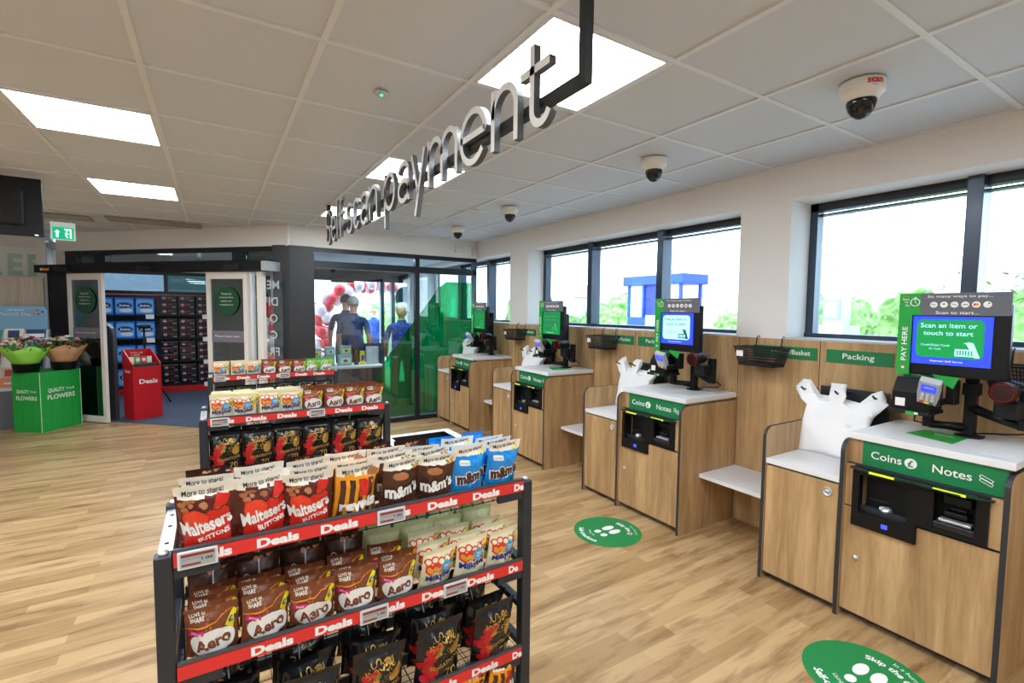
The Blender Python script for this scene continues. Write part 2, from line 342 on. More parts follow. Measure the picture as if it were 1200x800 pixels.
def leaf(n, s0, s1, c, text=True):
    b = B(); w = .055
    dbox(b, s0, s0+w, c-.03, c+.03, .01, 1.985, CREAM); dbox(b, s1-w, s1, c-.03, c+.03, .01, 1.985, CREAM)
    dbox(b, s0+w, s1-w, c-.03, c+.03, 1.90, 1.985, CREAM); dbox(b, s0+w, s1-w, c-.03, c+.03, .01, .09, CREAM)
    o = struct(b.build('door_%d' % n))
    p = B(); dbox(p, s0+w, s1-w, c-.004, c+.004, .09, 1.90, MAT['dark_glass']); p.build('pane', o)
    if text:
        sc = (s0+s1)/2; p = B(); ux = Vector((1, -1, 0)); 
        p.prism(ell(0, 0, .175, .175, 28), lambda q, tt: tuple(Vector(D(c-tt, sc-q[0], 1.63+q[1]))), .02, .024, GREEND)
        for k, st in enumerate(('Thank you for', 'shopping with', 'us, see you', 'again soon')):
            pass
        for k, (st, wd) in enumerate((('Thanks for', .15), ('joining us here,', .2), ('enjoy our', .16), ('neighbour', .2))):
            p.text(st, D(c-.03, sc, 1.72-.045*k), ux, (0, 0, 1), .024, INKW, wd, .0)
        p.build('round_sticker', o)
        p = B(); dbox(p, s0+w, s1-w, c-.014, c-.008, 1.13, 1.27, M('band_grey', '77727e', .5)); p.text('Please keep clear', D(c-.03, sc, 1.2), ux, (0, 0, 1), .03, INKW, .36); p.build('warning_band', o)
    return o
leaf(1, 6.68, 7.27, 7.0); leaf(2, 4.44, 5.03, 7.0)
b = B(); dbox(b, 4.22, 4.30, 6.97, 7.05, .01, 1.985, CREAM); dbox(b, 4.37, 4.40, 6.97, 7.05, .01, 1.985, CREAM)
o = struct(b.build('window_6'))
p = B(); dbox(p, 4.02, 4.22, 7.09, 7.10, .05, 1.985, MAT['screen_glass']); dbox(p, 4.30, 4.37, 7.0, 7.01, .05, 1.985, MAT['screen_glass']); p.build('pane', o)
p = B()
for k, st in enumerate(('ME', 'DI', 'O', 'C', 'FR')):
    p.text(st, D(7.05, 4.12, 1.83-.2*k), (-1, 1, 0), (0, 0, 1), .1, M('vinyl_pale', 'b9c6cc', .5), None, .01)
p.build('vinyl_lettering', o)['label'] = 'pale lettering on the glass seen from behind'
# lobby shell
b = B(); b.box(-2.05, -1.95, 9.1, 11.15, 0, 2.45, WHITE)
b.box(-1.95, 1.1, 11.0, 11.12, 0, 1.78, WHITE); b.box(-1.95, 1.1, 11.0, 11.12, 2.2, 2.45, WHITE)
b.box(1.0, 1.1, 9.4, 11.1, 0, 2.45, WHITE)
struct(b.build('wall_lobby'))
b = B()
b.box(-1.95, 1.0, 11.0, 11.1, 1.78, 1.84, FRAME); b.box(-1.95, 1.0, 11.0, 11.1, 2.14, 2.2, FRAME)
for x in (-1.95, -.77, .4, .95): b.box(x, x+.06, 11.0, 11.1, 1.84, 2.14, FRAME)
o7 = struct(b.build('window_7')); p = B(); p.box(-1.9, -.77, 11.03, 11.04, 1.84, 2.14, MAT['tint_glass']); p.build('pane', o7)
p = B(); p.box(-.71, .95, 11.03, 11.04, 1.84, 2.14, MAT['tint_glass2']); p.build('pane', o7)
b = B(); b.prism([(.9, 6.56), (WX, 6.56), (WX, 9.5), (1.1, 9.5), (1.1, 11.1), (-2.05, 11.1), (-2.05, 9.3)], lambda p, t: (p[0], p[1], t), 2.36, 2.44, CEIL); struct(b.build('ceiling_lobby'))
b = B(); b.box(-2.1, 1.3, 9.4, 11.2, -.1, 0, MAT['carpet']); struct(b.build('floor_lobby'))
# lobby outer door wall at Y=9.4
b = B(); b.box(1.1, 3.7, 9.4, 9.52, 2.08, 2.44, FRAME); b.box(1.1, 1.45, 9.4, 9.5, 0, 2.08, WHITE)
for x in (2.78, 2.99, 3.5): b.box(x, x+.07, 9.38, 9.5, 0, 2.08, M('frame_teal', '3d5a66', .35, .3))
b.box(3.05, 3.5, 9.4, 9.48, 0, .1, FRAME)
o8 = struct(b.build('door_3')); p = B(); p.box(3.06, 3.5, 9.44, 9.45, .1, 2.08, MAT['screen_glass']); p.build('pane', o8)
p = B(); p.prism(ell(3.3, 1.79, .22, .22, 28), lambda q, tt: (q[0], tt, q[1]), 9.425, 9.435, M('sticker_teal', '1c5f63', .5)); p.build('round_sticker', o8)
b = B(); b.box(1.85, 2.25, 9.3, 9.4, 2.04, 2.12, GUN, .01); tag(b.build('door_sensor'), 'dark sensor box over the outer lobby doorway', 'sensor')
# lobby back plane for grey boxes: cover left wall (FREE wall)
b = B(); b.box(-5, -1.93, 9.4, 9.5, 0, CH+.1, WHITE); struct(b.build('wall_left_far'))
# ============================================================ CHECKOUT STATIONS (built at y=0, copied every 1.605 m)
Y0, PITCHY = .557, 1.605
XB = 3.318
XF = 2.70
def side_profile(x0, x1, h, r=.06):
    return [(x1, 0), (x1, h), (x0+r, h)]+[(x0+r-r*math.sin(PI/2*k/6), h-r+r*math.cos(PI/2*k/6)) for k in range(1, 6)]+[(x0, h-r), (x0, 0)]
def side_panel(name, y, h, par, x1=XB-.002, th=.02):
    b = B(); pr = side_profile(XF, x1, h)
    b.prism(pr, lambda p, t: (p[0], t, p[1]), y, y+th, WOOD, EDGE); return b.build(name, par)
def green_strip(b, x, y0, y1, z0, z1): b.box(x, x+.006, y0, y1, z0, z1, GREEN)
UXR = (0, -1, 0); UP = (0, 0, 1)   # reading direction on surfaces facing -X
wherep = ['nearest the camera', 'second from the camera', 'third from the camera', 'farthest from the camera']
# till cabinet ------------------------------------------------
def make_till():
    t = thing('till_cabinet', '', 'checkout', (0, 0, 0), 0, 'self checkout till cabinets')
    side_panel('side_panel', 0, .905, t); side_panel('side_panel', .60, .915, t)
    b = B()
    b.box(2.735, 2.745, .02, .60, .04, .60, EDGE); b.box(2.80, XB-.003, .02, .60, .02, .92, WOOD); b.box(2.745, 2.80, .02, .60, .02, .06, EDGE)
    b.box(2.735, 2.80, .02, .60, .78, .80, EDGE)
    b.build('carcass', t)
    # stepped door
    b = B(); pts = [(.022, .045), (.598, .045), (.598, .497), (.30, .497), (.30, .578), (.022, .578)]
    pts = [(.022, .045), (.598, .045), (.598, .583), (.562, .583), (.562, .497), (.298, .497), (.298, .578), (.022, .578)]
    b.prism(pts, lambda p, q: (q, p[0], p[1]), 2.715, 2.735, WOOD, EDGE)
    d = b.build('door', t); b = B(); b.lathe([(.013, 0), (.013, .006), (.009, .008)], (2.709, .535, .33), SILVER, 14, 'x'); b.build('lock', d)
    for q in ((.022, .060), (.562, .598)):
        b = B(); b.box(2.715, 2.735, q[0], q[1], .588, .797, WOOD); b.build('trim_strip', t)
    # coin acceptor (left) and note acceptor (right)
    b = B()
    b.box(2.70, 2.72, .30, .335, .50, .795, BLACK); b.box(2.70, 2.72, .53, .56, .50, .795, BLACK); b.box(2.70, 2.72, .335, .53, .50, .575, BLACK); b.box(2.70, 2.72, .335, .53, .76, .795, BLACK)
    b.box(2.785, 2.795, .335, .53, .575, .76, BLACKM); b.box(2.72, 2.79, .30, .31, .50, .795, BLACKM); b.box(2.72, 2.79, .55, .56, .50, .795, BLACKM)
    b.prism([(2.72, .575), (2.785, .60), (2.785, .575)], lambda p, q: (p[0], q, p[1]), .335, .53, GUN)
    c = b.build('coin_unit', t)
    b = B(); b.ball((2.752, .43, .603), .022, SILVER, 2, (1, 1.2, .8), .25, 3); b.box(2.74, 2.746, .42, .5, .64, .645, GUN); b.build('coin_tray', c)
    b = B(); b.box(2.698, 2.70, .405, .43, .527, .547, LEDBL); b.build('indicator_light', c)['label'] = 'glowing blue square light'
    b = B(); b.box(2.653, 2.661, .375, .475, .788, .797, NEONY); b.build('coin_slot', c)['label'] = 'fluorescent yellow slot'
    b = B()
    b.box(2.70, 2.72, .06, .10, .59, .795, BLACK); b.box(2.70, 2.72, .24, .30, .59, .795, BLACK); b.box(2.70, 2.72, .10, .24, .59, .61, BLACK); b.box(2.785, 2.795, .06, .30, .59, .795, BLACKM)
    b.box(2.70, 2.78, .10, .24, .61, .64, GUN, .005); b.box(2.71, 2.75, .115, .225, .643, .655, SILVER, .003); b.box(2.72, 2.78, .13, .21, .67, .69, BLACK, .004); b.box(2.735, 2.75, .14, .19, .70, .707, GUN)
    b.box(2.73, 2.78, .12, .22, .72, .76, BLACK, .006)
    c = b.build('note_unit', t)
    b = B(); b.box(2.658, 2.666, .125, .235, .788, .797, NEONY); b.build('note_slot', c)['label'] = 'fluorescent yellow slot'
    # smoked hood over both units
    b = B(); b.prism([(.045, 2.735), (.045, 2.69), (.15, 2.655), (.26, 2.655), (.31, 2.68), (.38, 2.655), (.50, 2.655), (.57, 2.69), (.575, 2.735)], lambda p, q: (p[1], p[0], q), .786, .793, M('smoked_plastic', '12201f', .12)); b.build('hood', t)
    # green fascia
    b = B(); green_strip(b, 2.755, .022, .545, .80, .92); b.box(2.757, 2.77, .545, .60, .80, .915, WOOD)
    f = b.build('fascia', t)
    b = B(); X = 2.752
    b.text('Coins', (X, .445, .858), UXR, UP, .037, INKW, .125, .01)
    b.prism(ell(.348, .856, .024, .024, 24), lambda p, q: (q, p[0], p[1]), X, X+.002, INKW)
    b.text('£', (X-.002, .348, .856), UXR, UP, .032, GREEN, None, .02)
    b.text('Notes', (X, .20, .858), UXR, UP, .037, INKW, .135, .01)
    for dz in (-.006, .009):
        for (y0, z0, y1, z1) in ((.105, .868+dz, .065, .850+dz), (.105, .868+dz, .110, .858+dz), (.110, .858+dz, .070, .840+dz), (.065, .850+dz, .070, .840+dz)): b.tube([(X, y0, z0), (X, y1, z1)], .0013, INKW, 4)
    b.build('lettering', f)
    b = B(); b.box(2.74, XB-.003, .0, .60, .922, .955, TOPW, .003); b.build('worktop', t)
    return t
till = make_till()
# packing cabinet -----------------------------------------------
def make_pack():
    t = thing('packing_cabinet', '', 'cabinet', (0, 0, 0), 0, 'low packing cabinets')
    side_panel('side_panel', 1.008, .895, t)
    b = B(); b.box(2.74, XB-.003, .62, 1.008, .02, .685, WOOD); b.box(2.725, 2.74, .62, 1.008, .025, .685, EDGE); b.build('carcass', t)
    b = B(); b.box(2.708, 2.725, .625, 1.003, .045, .675, WOOD, .001); d = b.build('door', t)
    b = B(); b.lathe([(.024, 0), (.024, -.006), (.019, -.009), (.017, -.003), (.008, -.003), (.008, -.006)], (2.708, .675, .625), SILVER, 20, 'x'); b.build('lock', d)['label'] = 'round steel lock'
    b = B(); b.box(2.705, XB-.003, .6205, 1.0075, .687, .717, TOPW, .002); b.build('worktop', t)
    return t
pack = make_pack()
# back panels
def make_back(y0, y1, sg, name):
    t = thing('back_panel', '', 'panel', (0, 0, 0), 0, 'tall oak panels behind the checkouts')
    b = B(); b.box(XB, WX-.014, y0+.002, y1-.002, 0, 1.375, WOOD, .001); b.build('board', t)
    b = B(); b.box(XB-.0005, WX-.0145, y0-.0015, y0+.0015, 0, 1.375, EDGE); b.build('joint', t)
    if sg:
        b = B(); s0, s1 = sg[1], sg[2]; b.box(XB-.005, XB-.0005, s0, s1, 1.245, 1.327, GREEN); f = b.build('sign', t)
        b = B(); b.text(sg[0], (XB-.007, sg[3], 1.286), UXR, UP, .042 if sg[0] != 'Packing' else .044, INKW, sg[4], .008); b.build('lettering', f)
    return t
backA = make_back(.0, 1.04, ('Packing', .64, 1.0, .82, .17), 'a')
backB = make_back(1.04, 1.605, ('Trolley/Basket', 1.055, 1.49, 1.23, .27), 'b')
# shelf between stations
def make_shelf():
    b = B(); b.box(2.90, XB-.003, 1.03, 1.600, .385, .412, TOPW, .002); return b.build('shelf')
shelf = make_shelf()
# hanging wire basket
MESH = M('mesh_black', '1c1d20', .5, .2)
def make_basket():
    t = thing('wire_basket', '', 'basket', (0, 0, 0), 0, 'black mesh baskets hung on the oak panels')
    b = B(); yc = 1.37; zt, zb = 1.315, 1.19
    def ring(z, k): 
        hx, hy = .085*k, .155*k; xc = XB-.1
        return [(xc-hx, yc-hy, z), (xc+hx*.9, yc-hy, z), (xc+hx*.9, yc+hy, z), (xc-hx, yc+hy, z), (xc-hx, yc-hy, z)]
    b.tube(ring(zt, 1), .005, MESH, 6); b.tube(ring(zb, .8), .003, MESH, 5)
    n = 7
    for j in range(1, n): 
        z = zb+(zt-zb)*j/n; b.tube(ring(z, .8+.2*j/n), .002, MESH, 4)
    def lerp(a, c, u): return tuple(a[i]+(c[i]-a[i])*u for i in range(3))
    r0, r1 = ring(zb, .8), ring(zt, 1)
    for e in range(4):
        m = 24 if e in (1, 3) else 14
        for k in range(m):
            b.tube([lerp(r0[e], r0[e+1], k/m), lerp(r1[e], r1[e+1], k/m)], .0019, MESH, 4)
    for k in range(9): b.tube([lerp(r0[0], r0[3], k/8), lerp(r0[1], r0[2], k/8)], .0012, MESH, 4)
    b.build('mesh_bowl', t)
    b = B()
    b.box(XB-.175, XB-.03, yc-.12, yc+.12, zb+.004, zb+.018, BLACKM, .004); b.build('base_liner', t)
    for s in (-.09, .09):
        b = B(); b.tube([(XB-.024, yc+s, zt), (XB-.012, yc+s, 1.38), (XB+.004, yc+s, 1.39), (WX+.0, yc+s, 1.382)], .004, BLACK, 6); b.build('hook', t)
    b = B(); b.box(XB-.182, XB-.180, yc+.085, yc+.135, 1.25, 1.29, INKW); b.build('tag', t)['label'] = 'small white tag'
    return t
basket = make_basket()
# terminal ------------------------------------------------------
def make_terminal(screen, ink, dim):
    t = thing('checkout_terminal', '', 'terminal', (0, 0, 0), 0, 'self checkout terminals')
    PX, PY = 3.15, .255
    b = B(); b.lathe([(.055, 0), (.055, .006), (.03, .012)], (PX, PY, .956), BLACK, 20); b.box(PX-.045, PX+.045, PY-.05, PY+.03, .956, .964, BLACK, .002); b.build('base_plate', t)
    b = B(); b.box(PX-.022, PX+.022, PY-.022, PY+.022, .96, 1.52, BLACK, .004); b.box(PX-.03, PX+.03, PY-.03, PY+.03, 1.16, 1.22, BLACKM, .004); b.build('pole', t)
    # monitor
    b = B(); b.box(2.995, 3.035, .10, .475, 1.255, 1.60, BLACK, .006); b.box(3.035, 3.13, .20, .34, 1.34, 1.46, BLACKM, .01)
    mo = b.build('monitor', t)
    b = B(); b.box(2.992, 2.9955, .158, .452, 1.31, 1.543, screen[0]); b.build('screen', mo)
    b = B(); X = 2.990
    b.prism(rrect(.185, .435, 1.345, 1.528, .025), lambda p, q: (q, p[0], p[1]), X, X+.0015, screen[1])
    X -= .002
    b.text('Scan an item or', (X, .315, 1.50), UXR, UP, .023, ink, .21, .006); b.text('touch to start', (X, .315, 1.463), UXR, UP, .021, ink, .185, .006)
    b.text('Credit/Debit Cards', (X, .36, 1.405), UXR, UP, .010, ink, .11); b.text('Or Cash', (X, .36, 1.387), UXR, UP, .009, ink, .045)
    b.text('Express Self Serve', (X, .315, 1.327), UXR, UP, .010, LEDW, .12)
    b.prism([(.215, 1.356), (.285, 1.356), (.285, 1.39), (.215, 1.39)], lambda p, q: (q, p[0], p[1]), X, X+.001, ink)
    b.prism([(.195, 1.352), (.215, 1.352), (.245, 1.415), (.255, 1.418), (.235, 1.425), (.22, 1.42)], lambda p, q: (q, p[0], p[1]), X, X+.001, ink)
    for k in range(6): b.box(X-.001, X, .222+k*.010, .227+k*.010, 1.362, 1.384, screen[1])
    b.build('screen_graphics', mo)
    # sign around the monitor
    b = B(); GR = M('sign_grey', '63666f', .5)
    b.prism(rrect(.10, .51, 1.548, 1.656, .008), lambda p, q: (q, p[0], p[1]), 2.982, 2.988, GR)
    b.prism([(.51, 1.25), (.455, 1.25), (.455, 1.548), (.415, 1.548)]+[(.415+.01*math.sin(PI*k/8)-.0, 1.548+.108*k/8) for k in range(1, 8)]+[(.43, 1.656), (.51, 1.656)], lambda p, q: (q, p[0], p[1]), 2.980, 2.989, GREEN2 if not dim else GREEN2)
    s = b.build('pay_here_sign', t); b = B(); X = 2.978
    b.text('PAY HERE', (X, .48, 1.405), (0, 0, 1), (0, 1, 0), .022, INKW, .17, .012)
    b.ball((X+.001, .48, 1.285), .012, RED, 1, (.15, 1, 1))
    b.prism(ell(.48, 1.285, .007, .007, 12), lambda p, q: (q, p[0], p[1]), X-.002, X, INKW)
    for k, (st, zz) in enumerate((('Scan', 1.628), ('Pay', 1.612), ('Go', 1.597))): b.text(st, (X, .483-.004*k, zz), UXR, UP, .011, INKW, None, .01)
    b.box(X, X+.001, .47, .50, 1.640, 1.643, RED)
    ring = [(X, .445+.018*math.cos(a*PI/10), 1.612+.018*math.sin(a*PI/10)) for a in range(21)]
    b.tube(ring, .0022, INKW, 4, False); b.tube([(X, .445, 1.626), (X, .445, 1.612), (X, .438, 1.607)], .0014, INKW, 4); b.box(X, X+.001, .441, .449, 1.631, 1.637, INKW)
    X = 2.9805
    b.text('So many ways to pay...', (X, .28, 1.638), UXR, UP, .0155, INKW, .235, .006); b.text('Scan to start...', (X, .285, 1.562), UXR, UP, .0145, INKW, .155, .006)
    for k in range(6):
        yc = .372-.0385*k; b.prism(ell(yc, 1.60, .0145, .0145, 18), lambda p, q: (q, p[0], p[1]), X-.0005, X+.001, INKW)
        if k == 4:
            b.prism(ell(yc+.004, 1.60, .006, .006, 12), lambda p, q: (q, p[0], p[1]), X-.0015, X, RED); b.prism(ell(yc-.004, 1.60, .006, .006, 12), lambda p, q: (q, p[0], p[1]), X-.002, X-.001, ORANGE)
        elif k == 3: b.text('VISA', (X-.002, yc, 1.60), UXR, UP, .007, NAVY, .02, .02)
        elif k == 1: b.prism(ell(yc, 1.603, .006, .004, 10), lambda p, q: (q, p[0], p[1]), X-.0015, X, GREEN2)
        elif k == 5: b.prism(ell(yc-.005, 1.606, .004, .004, 8), lambda p, q: (q, p[0], p[1]), X-.0015, X, GREEN2); b.box(X-.0015, X, yc-.007, yc+.006, 1.594, 1.597, LGREY)
        else: b.text('Pay', (X-.002, yc, 1.60), UXR, UP, .009, GREY, .018, .01)
    b.build('sign_lettering', s)
    b = B(); b.box(3.02, 3.026, .36, .49, 1.19, 1.26, GREEN); b.text('Please wait', (3.016, .44, 1.25), UXR, UP, .008, INKW, .05); b.prism([(.26, 1.255), (.36, 1.262), (.345, 1.235), (.28, 1.20)], lambda p, q: (q, p[0], p[1]), 2.98, 2.984, GREEN2); b.build('small_notice', t)
    # receipt printer
    b = B(); b.prism([(.0, 0), (.0, .085), (.045, .155), (.15, .155), (.15, 0)], lambda p, q: (2.93+p[0], q, 1.08+p[1]), .345, .50, BLACK); b.box(2.90, 3.09, .34, .505, 1.062, 1.08, BLACKM, .004)
    b.box(2.925, 2.93, .36, .49, 1.15, 1.155, BLACKM)
    pr = b.build('receipt_printer', t); b = B(); b.box(2.927, 2.9295, .445, .485, 1.095, 1.135, INKW); b.build('label', pr); b = B(); b.box(2.898, 2.8995, .385, .43, 1.063, 1.078, GREEN2); b.box(2.897, 2.898, .38, .395, 1.066, 1.075, INKW); b.build('label', pr)
    # arms
    b = B(); b.tube([(PX, PY, 1.0), (3.08, .39, 1.0)], .02, BLACK, 10); b.box(3.06, 3.10, .375, .415, .985, 1.065, BLACK, .006)
    b.build('arm', t)
    b = B(); b.tube([(PX, PY, 1.10), (3.10, .14, 1.07), (3.08, .06, 1.05)], .02, BLACK, 10, True, [.024, .02, .018]); b.box(3.06, 3.10, .025, .075, 1.035, 1.22, BLACK, .006); b.build('arm', t)
    # card terminal, tilted
    mm = Matrix.Translation((2.87, .335, 1.185)) @ Matrix.Rotation(math.radians(-38), 4, 'Y') @ Matrix.Rotation(math.radians(14), 4, 'X')
    def CT(bb):
        for v in bb.bm.verts: v.co = mm @ v.co
        return bb
    # local: face toward -x ; y width ; z height
    b = B(); pts = [(-.036, -.07), (.036, -.07), (.041, .0), (.039, .075), (-.039, .075), (-.041, 0)]
    b.prism(pts, lambda p, q: (q, p[0], p[1]), -.012, .022, LGREY); b.prism([(x*.92, z*.95) for x, z in pts], lambda p, q: (q, p[0], p[1]), -.015, -.012, M('keypad_grey', 'a9adb3', .5))
    ct = CT(b).build('card_reader', t)
    b = B(); b.box(-.017, -.0152, -.028, .028, .015, .06, LEDB); b.text('WELCOME', (-.0175, 0, .045), UXR, UP, .006, LEDW, .035); CT(b).build('display', ct)['label'] = 'blue lit display'
    b = B()
    for r in range(4):
        for c in range(3): b.box(-.019, -.0152, -.025+c*.019, -.013+c*.019, -.005-r*.012, .003-r*.012, M('key_white', 'dcdcdc', .5), .001)
    for c, mt in enumerate((GREEN, YEL, RED)): b.box(-.019, -.0152, -.027+c*.019, -.011+c*.019, -.062, -.052, mt, .001)
    CT(b).build('keypad', ct)
    b = B(); b.box(.022, .05, -.03, .03, -.05, .03, BLACK, .008); CT(b).build('holder', ct)
    b = B(); b.box(2.90, 3.03, .30, .36, 1.12, 1.15, BLACK, .006); b.box(2.99, 3.05, .27, .31, 1.12, 1.24, BLACK, .008); b.build('bracket', t)
    # hand scanner: rounded head pointing to the shopper with a red window
    b = B(); hc = (2.98, .095, 1.215)
    b.lathe([(.044, -.072), (.047, -.06), (.046, -.03), (.041, .0), (.034, .05), (.02, .08), (.004, .09)], hc, BLACK, 24, 'x')
    b.box(2.985, 3.075, .05, .14, 1.09, 1.17, BLACKM, .012)
    sc = b.build('scanner', t)
    b = B(); b.lathe([(.0445, -.0745), (.046, -.071), (.037, -.0725)], hc, M('scan_rim', '9a1a1c', .3), 24, 'x', False); b.lathe([(.038, -.073), (.0, -.0735)], hc, M('scan_window', '2a0508', .15), 24, 'x', False); b.build('scan_window', sc)['label'] = 'red rimmed scan window'
    b = B(); b.tube([(2.99, .085, 1.262), (3.03, .06, 1.25), (3.05, .045, 1.235)], .004, M('scan_blue', '2e5aa0', .3), 6); b.build('blue_trim', sc)
    # cables
    b = B(); b.tube([(3.07, .07, 1.09), (3.16, .03, 1.02), (3.22, .1, .99), (3.17, .25, .97)], .004, BLACK, 6); b.tube([(3.0, .42, 1.08), (3.1, .46, 1.0), (3.19, .4, .97), (3.17, .28, .97)], .004, BLACK, 6); b.build('cable', t)
    return t
# bags on the packing top
def make_bags(seed=0):
    t = thing('carrier_bag_pack', '', 'bag', (0, 0, 0), 0, 'packs of white carrier bags')
    rr = random.Random(seed)
    for layer in range(3):
        b = B(); x = 3.06+.026*layer; lean = .07
        # outline in (y, z): body, three handle tabs
        L = [(-.235, 0), (.215, 0), (.205, .07), (.17, .20), (.165, .275), (.20, .305), (.245, .36), (.205, .395), (.165, .40), (.125, .345), (.095, .315), (.035, .31), (.045, .35), (.04, .395), (-.035, .395), (-.045, .35), (-.03, .31),
             (-.10, .30), (-.165, .355), (-.215, .385), (-.245, .34), (-.215, .29), (-.175, .25), (-.17, .20), (-.20, .08)]
        L = [(p[0]+rr.uniform(-.006, .006)+.012*layer*(1 if p[1] > .3 else .3), p[1]+rr.uniform(-.005, .005)+(.012*layer if p[1] > .25 else 0)) for p in L]
        bm = b.bm; i = b.mi(PAPER)
        vs = [bm.verts.new((0, p[0], p[1])) for p in L]; f = bm.faces.new(vs); f.material_index = i; f.normal_update()
        bmesh.ops.triangulate(bm, faces=[f])
        for k in range(-5, 6):
            for co, no in (((0, k*.04+.002, 0), (0, 1, 0)), ((0, 0, k*.035+.2), (0, 0, 1))):
                bmesh.ops.bisect_plane(bm, geom=bm.verts[:]+bm.edges[:]+bm.faces[:], plane_co=co, plane_no=no)
        ymx = .19
        front = {}
        base = bm.verts[:]
        for v in base:
            y, z = v.co.y, v.co.z
            edge = max(0, 1-(abs(y)/.2)**4)*min(1, z/.03)*(1-max(0, (z-.26)/.14)*.6)
            n = noise.noise(Vector((y*11, z*6, seed)))*.010+noise.noise(Vector((y*30, z*12, seed)))*.005
            v.co.x = x+lean*z/.4-.016*edge+n
        # rim between both skins
        for f in bm.faces: f.smooth = True
        for v in bm.verts: v.co.y += .83; v.co.z += .7175
        o = b.build('bag', t)
        md = o.modifiers.new('s', 'SOLIDIFY'); md.thickness = .004
        if layer == 0:
            o['label'] = 'front carrier bag of the pack'
    b = B(); b.box(3.262, 3.274, .63, 1.0, .90, 1.10, M('rack_board', '2c2e33', .5), .004); b.box(3.265, 3.30, .70, .94, .718, .90, GUN)
    for y in (.64, .83, 1.02): b.tube([(3.26, y, 1.075), (3.10, y, 1.085), (3.075, y, 1.10)], .006, INKB, 6)
    b.build('bag_rack', t)['label'] = 'dark rack board with prongs'
    return t
termA = make_terminal((LEDB, LEDG), LEDP, False)
termB = make_terminal((LEDB, LEDP), M('ink_teal', '1f6d5a', .5), False)
termC = make_terminal((LEDG, M('screen_deep', (.01, .16, .05), .3, emit=.7)), M('ink_soft', '4fb26a', .5, emit=.3), True)
bagsA = make_bags(0); bagsB = make_bags(7)
scr = ['showing a blue and green start screen', 'showing a pale start panel on blue', 'showing a dark green screen', 'at the far end by the glass screen']
for k in range(4):
    y = Y0+PITCHY*k
    def put(o, lab, fresh):
        o = o if fresh else copy_tree(o)
        o.location = (0, y, 0); o['label'] = lab; return o
    put(till, 'oak till cabinet with green Coins and Notes fascia, the one %s' % wherep[k], k == 0)
    put(pack, 'low oak packing cabinet with round lock and white top, %s' % wherep[k], k == 0)
    put(backA, 'tall oak back panel with green Packing sign, %s' % wherep[k], k == 0)
    if k < 3:
        put(backB, 'tall oak back panel with green Trolley/Basket sign, %s' % wherep[k], k == 0)
        s = shelf if k == 0 else shelf.copy()
        if k: COL.objects.link(s)
        s.location = (0, y, 0); tag(s, 'low white shelf between two checkouts, %s' % wherep[k], 'shelf', 'low white shelves between checkouts')
    bs = put(basket, 'black mesh basket hung on the oak panel, %s' % (['second from the camera', 'third from the camera', 'farthest, beside the last terminal', ''][k] if k < 3 else ''), k == 0) if k < 3 else None
    tm = [termA, termB, termC, None][k] or copy_tree(termC)
    tm.location = (0, y, 0); tm['label'] = 'self checkout terminal %s' % scr[k]
    bg_ = [bagsA, bagsB, None, None][k] or copy_tree(bagsA if k == 3 else bagsB)
    bg_.location = (0, y, 0); bg_['label'] = 'pack of white carrier bags on the packing top %s' % wherep[k]
# the basket beside the nearest terminal
o = copy_tree(basket); o.location = (0, Y0-PITCHY+.30, 0); o['label'] = 'black mesh basket partly hidden behind the nearest terminal'
# panel and sign pieces to the right of the nearest station
o = copy_tree(backB); o.location = (0, Y0-PITCHY, 0); o['label'] = 'oak back panel at the right edge behind the nearest terminal'
# green leaflets and printed notes lying on the nearest and third tops
def flat(name, pts, z, m, label, cat, texts=()):
    t = thing(name, label, cat, (0, 0, 0)); c = Vector((sum(p[0] for p in pts)/len(pts), sum(p[1] for p in pts)/len(pts), z)); t.location = c
    b = B(c); b.prism(pts, lambda p, q: (p[0], p[1], q), z, z+.0015, m); b.build('sheet', t)
    b = B(c)
    for st, px, py, h, wd, mm in texts: b.text(st, (px, py, z+.0025), (0, -1, 0), (1, 0, 0), h, mm, wd, .006)
    if texts: b.build('printing', t)
    return t
flat('leaflet', [(2.955, 1.0), (3.12, .975), (3.13, .80), (2.89, .80)], .956, GREEN2, 'green leaflet lying on the nearest checkout top', 'leaflet', (('Please', 3.06, .88, .02, .07, INKW), ('touch', 3.03, .87, .022, .08, INKW), ('screen', 2.96, .86, .014, .06, RED)))
flat('leaflet', [(2.99, 4.1), (3.12, 4.07), (3.11, 3.89), (2.90, 3.91)], .956, GREEN2, 'green leaflet lying on the third checkout top from the camera', 'leaflet')
b = B(); b.prism([(2.82, .72), (3.22, .72), (3.22, .57), (2.82, .57)], lambda p, q: (p[0], p[1], q), .9555, .9565, M('note_white', 'e9e8ea', .6)); tag(b.build('printed_note'), 'white printed note taped on the right of the nearest checkout top', 'notice')
flat('printed_note', [(2.88, 2.40), (3.1, 2.38), (3.1, 2.22), (2.88, 2.24)], .956, M('note_grey', 'c9c9cc', .6), 'pale grey printed note on the second checkout top', 'notice', (('Scan your card', 3.02, 2.31, .015, .12, GREY), ('or app here', 2.96, 2.31, .015, .1, GREY)))
